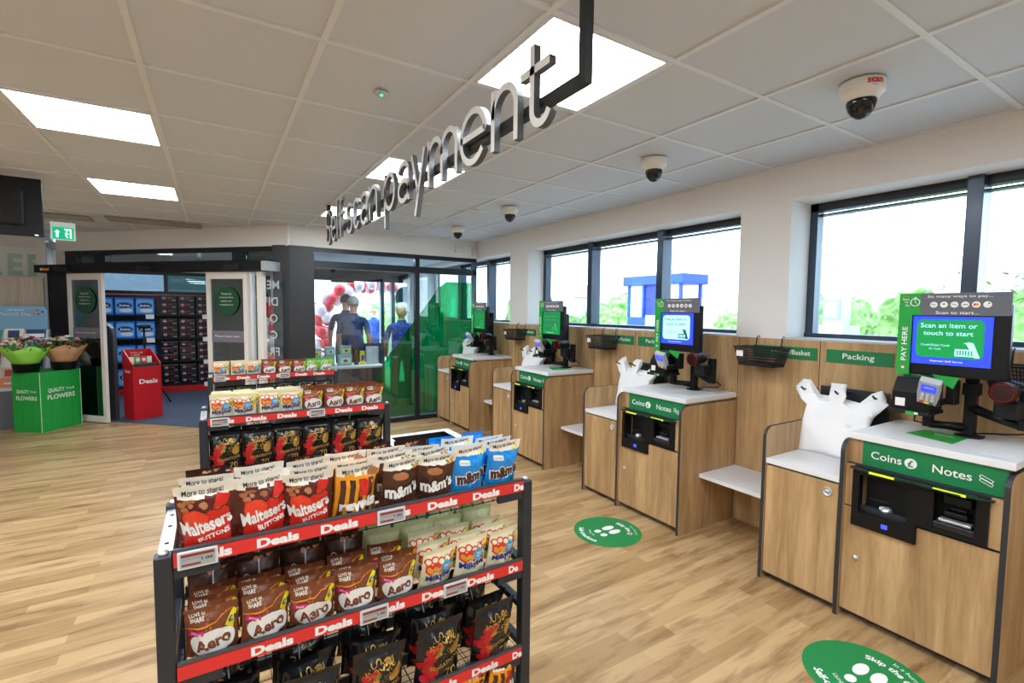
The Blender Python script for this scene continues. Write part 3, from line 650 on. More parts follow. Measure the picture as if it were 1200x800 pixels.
# ============================================================ HANGING SIGN
SX = .95; BZ = 2.147; XH = .23; SW = .027
sgn = thing('hanging_sign', 'large silver lettering reading Self scan payment hung from the ceiling on a black bar', 'sign', (SX, 3.0, CH))
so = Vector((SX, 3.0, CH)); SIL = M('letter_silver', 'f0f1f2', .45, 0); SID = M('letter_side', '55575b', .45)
def stroke(b, pts, closed=False, w=None):
    """pts in (u,v): u to the right (= -Y), v up; rectangular section extruded in X"""
    w = w or SW/2; n = len(pts); P = [Vector((p[0], p[1])) for p in pts]; Lf, Rt = [], []
    for i in range(n):
        a = P[i-1] if (i > 0 or closed) else P[i]; c = P[(i+1) % n] if (i < n-1 or closed) else P[i]
        d = (c-a).normalized(); nn = Vector((-d.y, d.x)); e = Vector((0, 0))
        if not closed and i == 0: e = -d*w*.5
        if not closed and i == n-1: e = d*w*.5
        Lf.append(P[i]+nn*w+e); Rt.append(P[i]-nn*w+e)
    vs = []; 
    for X in (SX-.028, SX-.002):
        for q in Lf+Rt: vs.append((X, -q.x, q.y))
    m = 2*n; ff, sd = [], []
    rng = range(n if closed else n-1)
    for i in rng:
        j = (i+1) % n
        ff.append((i, j, n+j, n+i)); sd += [(m+i, m+n+i, m+n+j, m+j), (i, m+i, m+j, j), (n+i, n+j, m+n+j, m+n+i)]
    if not closed: sd += [(0, n, m+n, m), (n-1, m+n-1, m+2*n-1, 2*n-1)]
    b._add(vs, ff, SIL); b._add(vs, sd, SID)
def arc(cx, cy, rx, ry, a0, a1, n=14): return [(cx+rx*math.cos(math.radians(a0+(a1-a0)*k/n)), cy+ry*math.sin(math.radians(a0+(a1-a0)*k/n))) for k in range(n+1)]
def glyph(ch, u, w_):
    h = XH; s = []; k = SW/2; W = w_-SW; u += k
    if ch == 'l': s = [([(u, BZ+k), (u, BZ+.325)], 0)]
    elif ch == 'f': s = [([(u+W*.35, BZ+k), (u+W*.35, BZ+.25)]+arc(u+W*.85, BZ+.25, W*.5, .065, 180, 75, 8), 0), ([(u-.01, BZ+.2), (u+W*1.05, BZ+.2)], 0)]
    elif ch == 't': s = [([(u+W*.35, BZ+.275), (u+W*.35, BZ+.07)]+arc(u+W*.35+.05, BZ+.068, .05, .05, 180, 330, 10), 0), ([(u-.02, BZ+.2), (u+W*1.05, BZ+.2)], 0)]
    elif ch == 'n': s = [([(u, BZ+k), (u, BZ+h-k*.5)], 0), ([(u, BZ+h-W/2-k*1.2)]+arc(u+W/2, BZ+h-W/2-k, W/2, W/2, 180, 0)+[(u+W, BZ+k)], 0)]
    elif ch == 'm':
        q = W/2; s = [([(u, BZ+k), (u, BZ+h-k*.5)], 0)]
        for j in (0, 1): s.append(([(u+q*j, BZ+h-q/2-k*1.2)]+arc(u+q*j+q/2, BZ+h-q/2-k, q/2, q/2, 180, 0)+[(u+q*j+q, BZ+k)], 0))
    elif ch == 'e': s = [([(u, BZ+h*.52), (u+W, BZ+h*.52)]+arc(u+W/2, BZ+h*.5, W/2, h/2-k, 5, 318, 24), 0)]
    elif ch == 'c': s = [(arc(u+W/2, BZ+h*.5, W/2, h/2-k, 45, 315, 22), 0)]
    elif ch == 'a': s = [(arc(u+W/2, BZ+h*.7, W/2, h*.3-k, 160, 0, 10)+[(u+W, BZ+k)], 0), (arc(u+W/2, BZ+h*.30, W/2, h*.30-k, 0, 360, 18)[:-1], 1)]
    elif ch == 'p': s = [([(u, BZ-.09), (u, BZ+h-k*.5)], 0), (arc(u+W/2, BZ+h*.5, W/2, h/2-k, 0, 360, 22)[:-1], 1)]
    elif ch == 'y': s = [([(u, BZ+h-k), (u+W*.52, BZ+.02)], 0), ([(u+W, BZ+h-k), (u+W*.30, BZ-.095)], 0)]
    elif ch in 'sS':
        H = .31 if ch == 'S' else h; r = H/4
        s = [(arc(u+W/2, BZ+H-r-k*.5, W/2, r-k*.4, 25, 250, 14)+arc(u+W/2, BZ+r+k*.3, W/2, r-k*.2, 80, -155, 14), 0)]
    return s
for ch, y0, y1 in (('S', 4.86, 4.66), ('e', 4.62, 4.43), ('l', 4.395, 4.355), ('f', 4.31, 4.17), ('s', 4.03, 3.85), ('c', 3.82, 3.64), ('a', 3.60, 3.41), ('n', 3.373, 3.18), ('p', 3.03, 2.82), ('a', 2.77, 2.575), ('y', 2.55, 2.345), ('m', 2.31, 1.965), ('e', 1.94, 1.70), ('n', 1.663, 1.472), ('t', 1.444, 1.285)):
    b = B(so)
    for pts, cl in glyph(ch, -y0, y0-y1): stroke(b, pts, bool(cl))
    b.build('letter', sgn)
b = B(so); b.box(SX, SX+.03, 1.17, 4.92, 2.228, 2.262, INKB); b.box(SX, SX+.03, 1.145, 1.175, 2.228, CH, INKB); b.box(SX, SX+.03, 4.92, 4.955, 2.225, CH, INKB); b.build('hanging_bar', sgn)
# ============================================================ CEILING FITTINGS
def dome(x, y, r, label, red=False):
    t = thing('ceiling_camera', label, 'camera', (x, y, CH)); s = r/.085
    b = B(); b.lathe([(r*.97, 0), (r, -.004), (r, -.045*s), (r*.93, -.05*s), (r*.72, -.075*s), (r*.66, -.075*s)], (0, 0, 0), M('camera_white', 'e9e7e4', .4), 32); b.build('housing', t)
    b = B(); b.lathe([(r*.66, -.072*s), (r*.66, -.085*s), (r*.58, -.11*s), (r*.42, -.132*s), (r*.2, -.146*s), (0.001, -.15*s)], (0, 0, 0), M('dome_smoke', '16181c', .08), 28); b.build('dome', t)
    b = B(); b.lathe([(.018, 0), (.018, -.02)], (-r*.2, -r*.35, -.118*s), GUN, 12); 
    b.build('lens', t)
    if red:
        b = B(); st = 'scam'; 
        vs, fs, x0, x1, y0, y1 = text2d('scan', .03); k = .020/(y1-y0); R = r+.0015; L = 'x'
        b._add([(R*math.cos(a), R*math.sin(a), z) for a, z in ((math.radians(236)+(v[0]-(x0+x1)/2)*k/R, -.022+(v[1]-(y0+y1)/2)*k) for v in vs)], fs, RED)
        b._add([(R*math.cos(a), R*math.sin(a), z) for a, z in ((math.radians(228)+i*.03, -.040) for i in range(8))]+[(R*math.cos(a), R*math.sin(a), z) for a, z in ((math.radians(228)+i*.03, -.042) for i in range(8))], [(i, i+1, i+9, i+8) for i in range(7)], GREY)
        b.build('printing', t)
dome(2.40, 1.04, .085, 'white dome camera with small red lettering, nearest on the ceiling', True)
dome(2.46, 2.25, .082, 'white dome camera on the ceiling, second from the camera')
dome(2.45, 4.03, .08, 'white dome camera on the ceiling above the third checkout')
dome(2.51, 5.32, .08, 'farthest white dome camera on the ceiling above the last checkout')
t = thing('sensor_disc', 'small round ceiling indicator with a green light left of the hanging sign', 'sensor', (.678, 2.256, CH))
b = B(); b.lathe([(.03, 0), (.03, -.006), (.024, -.012)], (0, 0, 0), SILVER, 24); b.build('rim', t)
b = B(); b.lathe([(.008, -.012), (.006, -.017)], (0, 0, 0), LEDGR, 10); b.build('light', t)
t = thing('ceiling_vent', 'dark grey ceiling grille above the entrance, the left one', 'vent', (-1.2, 7.25, CH)); b = B(); b.box(-.55, .05, -.18, .18, -.008, .0, M('vent_grey', '96928e', .6)); b.build('grille', t)
for k in range(7): b = B(); b.box(-.54, .04, -.17+.052*k, -.155+.052*k, -.012, -.008, M('slat_grey', 'a5a19c', .6)); b.build('slat', t)
t = thing('ceiling_vent', 'dark grey ceiling grille above the entrance, the right one', 'vent', (-.5, 7.1, CH)); b = B(); b.box(-.5, .4, -.18, .18, -.008, 0, M('vent_grey', '96928e', .6)); b.build('grille', t)
for k in range(7): b = B(); b.box(-.49, .39, -.17+.052*k, -.155+.052*k, -.012, -.008, M('slat_grey', 'a5a19c', .6)); b.build('slat', t)
# exit sign, faces the camera
t = thing('exit_sign', 'green and white illuminated running man exit sign hung under the ceiling', 'sign', (-1.43, 7.4, CH), math.radians(10))
b = B(); b.box(-.105, .105, -.008, .008, -.245, -.045, M('exit_body', 'd8efe6', .3, 0, .25)); b.build('panel', t)
b = B(); b.box(-.09, .09, -.011, -.009, -.235, -.10, EXITM); b.build('green_field', t)
b = B(); 
b.prism([(-.075, -.16), (-.05, -.13), (-.025, -.16), (-.04, -.16), (-.04, -.215), (-.06, -.215), (-.06, -.16)], lambda p, q: (p[0], q, p[1]), -.013, -.0115, EXITW)
b.prism([(.01, -.115), (.07, -.115), (.07, -.22), (.055, -.22), (.055, -.13), (.01, -.13)], lambda p, q: (p[0], q, p[1]), -.013, -.0115, EXITW)
b.prism(ell(.03, -.145, .009, .009, 10), lambda p, q: (p[0], q, p[1]), -.013, -.0115, EXITW); b.tube([(.03, -.0125, -.16), (.022, -.0125, -.19), (.035, -.0125, -.215)], .006, EXITW, 5); b.tube([(.012, -.0125, -.165), (.045, -.0125, -.175)], .004, EXITW, 5); b.build('pictogram', t)
b = B(); b.box(-.06, .06, -.02, .02, -.045, -.0, LGREY, .004); b.build('mount', t)
# television seen from behind
t = thing('television', 'black flat television hung from the ceiling, seen from behind at the left edge', 'television', (-1.45, 5.0, 2.285), math.radians(4))
b = B(); b.box(-.37, .37, -.0, .03, -.215, .215, BLACK, .006); b.box(-.27, .27, -.03, 0, -.14, .12, BLACKM, .015); b.build('cabinet', t)
b = B(); b.box(-.15, -.02, -.05, -.03, -.12, .05, GUN, .004); b.box(-.13, -.06, -.075, -.05, -.05, .255, BLACK, .004); b.build('bracket', t)
b = B(); b.box(.32, .34, -.001, .001, -.208, -.2, LEDW); b.build('standby_light', t)
# ============================================================ FREE wall, card stand, wooden board
t = thing('wall_sign', 'white wall panel with large pale green letters reading FREE at the left', 'sign', (-2.6, 9.39, 2.1))
b = B(); b.box(-1.2, .66, -.015, 0, -.2, .26, M('panel_white', 'eef1ee', .5)); b.build('panel', t)
b = B(); PG = M('letters_pale_green', 'bcd9c4', .6)
for k, ch in enumerate('FREE'): b.text(ch, (.475-.2*(3-k), -.02, .02), (1, 0, 0), UP, .30, PG, .15, .04)
b.build('lettering', t)
b = B((-2.6, 8.98, 0)); b.prism([(-3.6, 0), (-1.96, 0), (-1.96, 1.93), (-2.52, 1.93), (-2.60, 1.84), (-3.6, 1.84)], lambda p, q: (p[0], q, p[1]), 8.96, 9.0, MAT['oak_pale']); tag(b.build('display_board'), 'tall pale wooden board standing behind the greeting cards', 'board')
t = thing('card_stand', 'grey greeting card stand with a pale blue header by the entrance', 'stand', (-2.6, 8.7, 0)); o = Vector((-2.6, 8.7, 0))
b = B(o); b.box(-3.4, -1.90, 8.45, 8.93, 0, .47, M('stand_grey', '5f6168', .6), .004); b.build('base', t)
b = B(o); b.prism([(-3.4, 1.24), (-1.90, 1.24), (-1.90, 1.50), (-1.93, 1.545), (-3.4, 1.545)], lambda p, q: (p[0], q, p[1]), 8.78, 8.80, M('header_blue', '7fb2d6', .5)); h = b.build('header', t)
b = B(o); b.text('with love on', (-2.2, 8.775, 1.50), (1, 0, 0), UP, .03, INKW, .16, 0); b.text('Festival Day', (-2.2, 8.775, 1.435), (1, 0, 0), UP, .05, INKW, .3, 0)
for q in ((-1.99, 1.49, RED), (-1.98, 1.44, RED), (-1.94, 1.47, NAVY), (-2.03, 1.45, ORANGE)): b.box(q[0]-.012, q[0]+.012, 8.772, 8.776, q[1]-.01, q[1]+.012, q[2])
b.build('header_print', h)
b = B(o); b.prism([(8.50, .47), (8.93, .47), (8.93, 1.24), (8.80, 1.24)], lambda p, q: (q, p[0], p[1]), -3.4, -1.90, M('stand_light', 'c9ced4', .6)); b.build('rack', t)
cc = ['dfe8ea', '2f5f9a', 'e8e3d6', 'e07a4a', '3a9aa8', 'b23a3a', 'f0f0ec', '5f8ab5', 'e6c24a', '24406e', 'c9dfe6', 'd9b9a0']
rr = random.Random(5)
for r in range(6):
    for c in range(7):
        x = -1.90-.115-c*.205+rr.uniform(-.005, .005); z = .52+r*.118; y = 8.495+.30*(z-.47)/.77
        cd = thing('greeting_card', '%s greeting card, %s tier from the bottom, %s from the right' % (['landscape', 'small', 'folded'][(r+c) % 3], ORD[r], ORD[c]), 'card', (x, y-.012, z), 0, 'greeting cards on the stand')
        cl = cc[rr.randrange(12)]; c2 = cc[rr.randrange(12)]
        b = B(); hh = rr.choice([.11, .125, .14]); b.prism([(0, 0), (.006, 0), (.006+hh*.32, hh), (hh*.32, hh)], lambda p, q: (q, p[0], p[1]), -.095, .095, M('card_'+cl, cl, .5)); b.build('sheet', cd)
        b = B(); 
        k0, k1 = rr.uniform(.1, .35), rr.uniform(.5, .85)
        b.prism([(-.003+hh*.32*k0, hh*k0), (-.001+hh*.32*k0, hh*k0), (-.001+hh*.32*k1, hh*k1), (-.003+hh*.32*k1, hh*k1)], lambda p, q: (q, p[0], p[1]), rr.uniform(-.08, -.03), rr.uniform(.03, .085), M('card_'+c2, c2, .5)); b.build('picture', cd)
# ============================================================ FLOWER BOX
ang = math.atan2(.8, .6)
t = thing('flower_stand', 'bright green cardboard flower stand with white lettering by the entrance', 'display stand', (-1.82, 7.97, 0), ang)
b = B()
b.box(0, .50, 0, .38, 0, .735, GREEN2); b.build('box', t)
b = B(); b.box(-.003, .0, -.003, .0, 0, .74, INKW); b.box(.5, .503, -.003, 0, 0, .735, INKW)
for x in (.12, .25, .38): b.box(x-.001, x+.001, -.0012, -.0002, 0, .735, GREEN)
for y in (.12, .25): b.box(-.0012, -.0002, y-.001, y+.001, 0, .735, GREEN)
b.build('edge', t)
b = B()
b.text('QUALITY', (.19, -.003, .50), (1, 0, 0), UP, .058, INKW, .2, .02); b.text('fresh', (.365, -.003, .505), (1, 0, 0), UP, .035, INKW, .10, 0); b.text('FLOWERS', (.25, -.003, .42), (1, 0, 0), UP, .058, INKW, .34, .02)
b.text('QUALITY', (-.003, .235, .50), (0, -1, 0), UP, .048, INKW, .17, .02); b.text('fresh', (-.003, .09, .505), (0, -1, 0), UP, .03, INKW, .08, 0); b.text('FLOWERS', (-.003, .185, .42), (0, -1, 0), UP, .048, INKW, .28, .02)
b.build('lettering', t)
def bouquet(cx, cy, label, wrap, cols, seed):
    t = thing('flower_bouquet', label, 'flowers', (cx, cy, .736)); rr = random.Random(seed)
    b = B(); b.lathe([(.115, 0), (.13, .10), (.135, .105), (.125, .105), (.11, .01)], (0, 0, 0), BLACK, 24); b.build('bucket', t)
    # crumpled flaring wrap
    b = B(); n = 40; vs = []; fs = []
    for i, (r, z) in enumerate(((.10, .07), (.135, .14), (.185, .22), (.225, .30))):
        for k in range(n):
            a = 2*PI*k/n; q = r*(1+.10*math.sin(a*7+seed)*(i/3)+rr.uniform(-.03, .03)); vs.append((q*math.cos(a), q*math.sin(a)*.9, z+.025*math.sin(a*5+seed)*(i/3)))
    for i in range(3):
        for k in range(n): fs.append((i*n+k, i*n+(k+1) % n, (i+1)*n+(k+1) % n, (i+1)*n+k))
    b._add(vs, fs, wrap, True); o = b.build('wrap', t); md = o.modifiers.new('s', 'SOLIDIFY'); md.thickness = .002
    b = B()
    for k in range(150):
        a = rr.uniform(0, 2*PI); q = .22*math.sqrt(rr.random()); x, y = q*math.cos(a), q*math.sin(a); z = .28+.11*(1-(q/.22)**2)+rr.uniform(-.04, .04)
        d = Vector((rr.uniform(-1, 1), rr.uniform(-1, 1), rr.uniform(.2, 1))).normalized(); e = d.cross(Vector((rr.random(), rr.random(), .3))).normalized()
        L = rr.uniform(.03, .06); W = L*.25; p = Vector((x, y, z)); b._add([p-d*L*.3, p+e*W+d*L*.2, p+d*L, p-e*W+d*L*.2], [(0, 1, 2, 3)], MAT['bouquet_leaf'])
    for k in range(10):
        a = 2*PI*k/10; b.tube([(.04*math.cos(a), .04*math.sin(a), .01), (.12*math.cos(a), .12*math.sin(a), .30)], .004, MAT['bouquet_leaf'], 5)
    tag(b.build('foliage', t), None, None, None, 'stuff')
    for k in range(26):
        a = rr.uniform(0, 2*PI); q = .21*math.sqrt(rr.random()); x, y = q*math.cos(a), q*math.sin(a); z = .335+.09*(1-(q/.21)**2)+rr.uniform(-.02, .03); c = cols[k % len(cols)]
        b = B(); b.ball((x, y, z), .014, c, 1)
        for ring, (m_, rad) in enumerate(((6, .020), (5, .012))):
            for j in range(m_):
                aa = 2*PI*j/m_+ring; b.ball((x+rad*math.cos(aa), y+rad*math.sin(aa), z+.004+.008*ring), .012, c, 1, (1, 1, .6))
        b.build('flower_head', t)
WH = M('petal_white', 'f5f2ea', .6)
bouquet(-1.98, 8.17, 'bouquet of pink flowers in bright green wrap standing in a black bucket', M('wrap_green', '8fd44a', .35), [M('petal_pink', 'e9a9c6', .6), M('petal_deep_pink', 'c9588c', .6), WH], 1)
bouquet(-1.66, 8.33, 'bouquet of red and white flowers in brown paper wrap in a black bucket', M('wrap_brown', 'c09068', .6), [WH, M('petal_red', 'a8141e', .6), WH, M('petal_peach', 'e6c9b0', .6)], 2)
# ============================================================ LOBBY GOODS
b = B(); b.prism([(0, 0), (.36, 0), (.36, 1.15), (.33, 1.25), (.25, 1.31), (.15, 1.33), (0, 1.33)], lambda p, q: (p[0], q, p[1]), 0, .05, M('gate_grey', '3a3d45', .5)); o = b.build('barrier_panel', None, (-1.42, 8.62, .008), math.radians(-45)); tag(o, 'dark grey rounded barrier panel standing just inside the sliding door', 'barrier')
t = thing('deals_bin', 'red cardboard display bin with white Deals lettering inside the entrance', 'display bin', (-.95, 8.22, .008), math.radians(28))
b = B(); b.prism([(0, 0), (.30, 0), (.30, .86), (.29, .90), (0, .90)] and [(0, 0), (.34, 0), (.34, .72), (0, .72)], lambda p, q: (p[0], q, p[1]), 0, .30, REDB)
b.prism(rrect(0, .34, .70, .95, .03), lambda p, q: (p[0], q, p[1]), .295, .31, REDB); b.prism([(0, .70), (.30, .70), (.30, .93), (.27, .95), (.06, .80), (0, .76)], lambda p, q: (q, p[0], p[1]), 0, .012, REDB); b.prism([(0, .70), (.30, .70), (.30, .93), (.27, .95), (.06, .80), (0, .76)], lambda p, q: (q, p[0], p[1]), .328, .34, REDB); b.build('box', t)
b = B(); b.text('Deals', (.18, -.003, .52), (1, 0, 0), UP, .065, INKW, .22, .03); b.text('Deals', (-.003, .15, .66), (0, -1, 0), UP, .045, INKW, .16, .03); b.text('pick up', (.17, .292, .90), (1, 0, 0), UP, .022, INKW, .14, .01); b.text('a deal', (.15, .292, .87), (1, 0, 0), UP, .02, INKW, .1, .01); b.build('lettering', t)
b = B(); b.box(.015, .325, .02, .29, .72, .76, M('tray_dark', '1f2f2c', .6)); b.build('tray', t)
for k in range(4):
    b = B(); b.box(-.03, .03, -.02, .02, 0, .09, M('pack_col%d' % k, ['e6d9a0', '8fae5a', 'c9503a', 'e8e2d0'][k], .5), .004); b.box(-.022, .022, -.0215, -.02, .03, .07, INKW)
    tag(b.build('snack_packet', None, tuple(Matrix.Rotation(math.radians(28), 3, 'Z') @ Vector((.05+.07*k, .16, .768))[:] + Vector((-.95, 8.22, .0))) if False else tuple((Matrix.Rotation(math.radians(28), 3, 'Z') @ Vector((.05+.07*k, .16, 0))) + Vector((-.95, 8.22, .769))), math.radians(28)), '%s snack packet standing in the tray of the red bin' % ['cream', 'green', 'red', 'white'][k], 'packet', 'snack packets in the red bin')
t = thing('tripod_stand', 'black tripod stand in front of the stacked drink cases', 'stand', (-.95, 9.6, .008))
b = B(); b.tube([(0, 0, .6), (0, 0, 1.22)], .014, BLACK, 8); b.lathe([(.05, 0), (.09, .02), (.085, .05), (.03, .06)], (0, 0, 1.2), BLACK, 16); b.build('pole', t)
for a in (20, 140, 260):
    b = B(); b.tube([(0, 0, .62), (.33*math.cos(math.radians(a-30)), .33*math.sin(math.radians(a-30)), .0)], .011, BLACK, 8); b.build('leg', t)
# shelving bay with paper packs and drink cases
t = thing('shelving_bay', 'dark metal shelving bay with red base against the lobby back wall', 'shelving', (-.6, 10.95, .008)); o = Vector((-.6, 10.95, 0))
b = B(o); b.box(-1.75, .75, 10.66, 10.98, 0, .11, REDB, .004); b.build('base_plinth', t)
for x in (-1.77, -.86, -.42, .75):
    if x == -.42: continue
    b = B(o); b.box(x, x+.03, 10.93, 10.98, 0, 1.76, GUN); b.build('upright', t)
b = B(o); b.box(-1.75, .75, 10.965, 10.985, .1, 1.75, GUN); b.box(-1.77, .78, 10.93, 10.985, 1.745, 1.765, REDB); b.build('back_sheet', t)
SZs = [.12, .54, .96, 1.375]
for z in SZs: b = B(o); b.box(-1.75, .75, 10.66, 10.965, z, z+.025, BLACKM, .003); sh = b.build('shelf', t)
for z in SZs:
    for x in (-1.02, -.18):
        b = B(o); b.box(x, x+.12, 10.645, 10.66, z-.045, z+.035, INKW, .002); b.build('price_card', t)
AB = M('pack_blue', '1673d6', .3); AD = M('pack_dark_blue', '12307e', .3); AW = M('pack_white', 'dfe9f5', .3)
def make_paper():
    t = thing('paper_pack', '', 'pack', (0, 0, 0), 0, 'blue paper packs on the lobby shelves')
    b = B(); b.box(-.135, .135, -.115, .115, 0, .30, AB, .012); b.build('wrapper', t)
    b = B(); F = lambda p, q: (p[0], q, p[1])
    b.prism(rrect(-.12, .12, .03, .27, .03), F, -.117, -.1152, M('pack_mid', '6fb2ea', .3)); b.prism(ell(0, .165, .105, .05, 24), F, -.119, -.117, AD); b.prism(ell(.02, .08, .09, .035, 20), F, -.119, -.117, AW); b.text('Andrex', (0, -.1205, .165), (1, 0, 0), UP, .045, INKW, .15, .02)
    b.prism(ell(0, .16, .03, .03, 12), lambda p, q: (q, p[0], p[1]), .1352, .137, AW); b.build('print', t); return t
def make_case():
    t = thing('drink_case', '', 'case', (0, 0, 0), 0, 'black drink cases on the lobby shelves')
    b = B(); b.box(-.125, .125, -.12, .12, 0, .118, M('case_black', '0e0f14', .25), .004); b.build('box', t)
    b = B(); F = lambda p, q: (p[0], q, p[1])
    b.prism(ell(-.06, .062, .028, .028, 16), F, -.1225, -.1205, INKW); b.prism(ell(-.06, .066, .026, .022, 16, 0, PI)[:] + [(-.086, .066)], F, -.1235, -.1225, RED); b.prism(ell(-.06, .058, .026, .022, 16, PI, 2*PI)+[(-.034, .058)], F, -.1235, -.1225, NAVY)
    b.text('MAX', (.03, -.122, .07), (1, 0, 0), UP, .022, M('case_red', 'b03a4a', .4), .07, .02); b.box(.05, .11, -.1215, -.1205, .022, .03, LGREY); b.build('print', t); return t
pp, dc = make_paper(), make_case(); f1 = f2 = True
for r, z in enumerate(SZs):
    for c in range(3):
        o = pp if f1 else copy_tree(pp); f1 = False; o.location = (-1.60+.285*c, 10.80, z+.034); o['label'] = 'blue paper pack, %s from the left on the %s lobby shelf from the floor' % (ORD[c], ORD[r])
    for c in range(4):
        for l in range(3):
            o = dc if f2 else copy_tree(dc); f2 = False; o.location = (-.69+.27*c, 10.80, z+.034+.1195*l)
            o['label'] = 'black drink case, %s column, %s of its stack, %s shelf from the floor' % (ORD[c], ['bottom', 'middle', 'top'][l], ORD[r])
# ============================================================ LOBBY DESK AND GIFT BOXES
t = thing('service_desk', 'white topped service desk behind the glass screen', 'desk', (1.5, 6.95, 0)); o = Vector((1.5, 6.95, 0))
b = B(o); b.box(.98, 2.02, 6.66, 7.16, .745, .775, TOPW, .004); b.build('top', t)
b = B(o); b.box(1.02, 1.98, 6.72, 7.12, .008, .744, M('desk_navy', '2a3350', .5), .004); b.build('body', t)
TEAL = M('box_teal', '7fb8c0', .5)
for k, (x, y, z, sx, sz, nm) in enumerate(((1.14, 6.85, .776, .13, .12, 'left bottom'), (1.32, 6.88, .776, .14, .14, 'middle bottom'), (1.52, 6.84, .776, .17, .15, 'right bottom'), (1.15, 6.86, .897, .12, .12, 'left top'), (1.33, 6.87, .917, .12, .12, 'middle top'), (1.53, 6.84, .927, .13, .12, 'right top'), (1.10, 7.02, .776, .12, .42, 'rear left tall'))):
    b = B(); b.box(-sx/2, sx/2, -.055, .055, 0, sz-.001, TEAL, .003); b.box(-sx*.35, sx*.35, -.057, -.0555, sz*.25, sz*.7, YEL if k % 2 else M('box_cream', 'e9e0c8', .5)); b.prism(ell(0, sz*.45, sx*.18, sz*.13, 14), lambda p, q: (p[0], q, p[1]), -.059, -.0575, M('box_brown', '7a3f2a', .5))
    tag(b.build('gift_box', None, (x, y, z)), 'pale teal gift box on the service desk, %s of the group' % nm, 'box', 'teal gift boxes on the service desk')
b = B(); b.box(-.085, .085, -.02, .02, 0, .25, M('frosted', 'c3ccd4', .3), .004); tag(b.build('leaflet_holder', None, (1.90, 6.85, .776)), 'pale leaflet holder standing at the right end of the service desk', 'holder')
b = B()
b.lathe([(.03, 0), (.035, .1), (.015, .16), (.012, .2)], (0, 0, 0), M('bottle_brown', '4a3420', .3), 14); tag(b.build('bottle', None, (1.68, 6.86, .776)), 'brown bottle on the service desk beside the gift boxes', 'bottle')
b = B(); b.box(-.03, .03, -.02, .02, 0, .19, YEL, .004); b.box(-.02, .02, -.022, -.0205, .05, .13, NAVY); tag(b.build('packet', None, (1.765, 6.86, .776)), 'yellow packet on the service desk beside the brown bottle', 'packet')
t = thing('pull_up_banner', 'navy pull-up banner with white vertical lettering behind the glass screen', 'banner', (2.05, 7.45, .008)); b = B(); b.box(-.16, .16, -.003, .003, .06, 1.02, M('banner_navy', '1d2550', .6)); b.build('sheet', t)
b = B(); b.box(-.18, .18, -.05, .05, 0, .06, SILVER, .005); b.build('base', t); b = B(); b.text('ONLY', (.0, -.006, .82), (0, 0, 1), (1, 0, 0), .06, INKW, .24, .02, mirror=False); b.build('lettering', t)
# ============================================================ BALLOON ARCH
BR = M('balloon_red', 'e8223a', .2, coat=.4); BP = M('balloon_white', 'f5dde6', .2, coat=.4); BO = M('balloon_orange', 'ef7a3a', .25)
def make_balloon(mm, nm):
    b = B(); prof = []
    for k in range(13):
        a = PI*k/12; r = math.sin(a)*.13; z = -math.cos(a)*.13*(1.0+.18*(1 if a < PI/2 else 0)); prof.append((max(r, .0005), z))
    b.lathe(prof, (0, 0, 0), mm, 18); b.lathe([(.004, -.15), (.012, -.168), (.001, -.17)], (0, 0, 0), mm, 8); return b.build(nm)
br, bp, bo = make_balloon(BR, 'balloon'), make_balloon(BP, 'balloon'), make_balloon(BO, 'balloon'); used = {}
rr = random.Random(11)
def put_bal(o, p, lab, g, sc=1):
    c = o if o.name not in used else o.copy()
    if o.name in used: COL.objects.link(c)
    used[o.name] = 1; c.location = p; c.rotation_euler = (rr.uniform(-.6, .6), rr.uniform(-.6, .6), rr.uniform(0, 6)); c.scale = (sc,)*3; tag(c, lab, 'balloon', g)
AX, AY = 3.05, 10.3
for k in range(15):
    if k < 6: c = (1.78+.02*k, AY, .15+.24*k)
    else:
        a = math.radians(180-(k-5)*17); c = (AX+1.22*math.cos(a)-.02, AY, 1.38+.68*math.sin(a))
    for j in range(4):
        aa = j*PI/2+k*.7; col = br if (j+k) % 2 else bp
        put_bal(col, (c[0]+.115*math.cos(aa), c[1]+.115*math.sin(aa)*.9, c[2]+rr.uniform(-.05, .05)), 'glossy red balloon in the arch outside the lobby door' if col is br else 'pearly pink-white balloon in the arch outside the lobby door', 'red arch balloons' if col is br else 'white arch balloons', rr.uniform(.85, 1.02))
for k in range(5):
    for j in range(3):
        aa = j*2.1+k*.8; col = [bp, br, bo][(j+k) % 3]
        put_bal(col, (.86+.09*math.cos(aa), 8.45+.09*math.sin(aa), .45+.27*k), {'balloon': 0} and ('%s balloon in the column beside the inner lobby wall' % ['pearly pink-white', 'glossy red', 'orange'][(j+k) % 3]), 'lobby column balloons', .95)
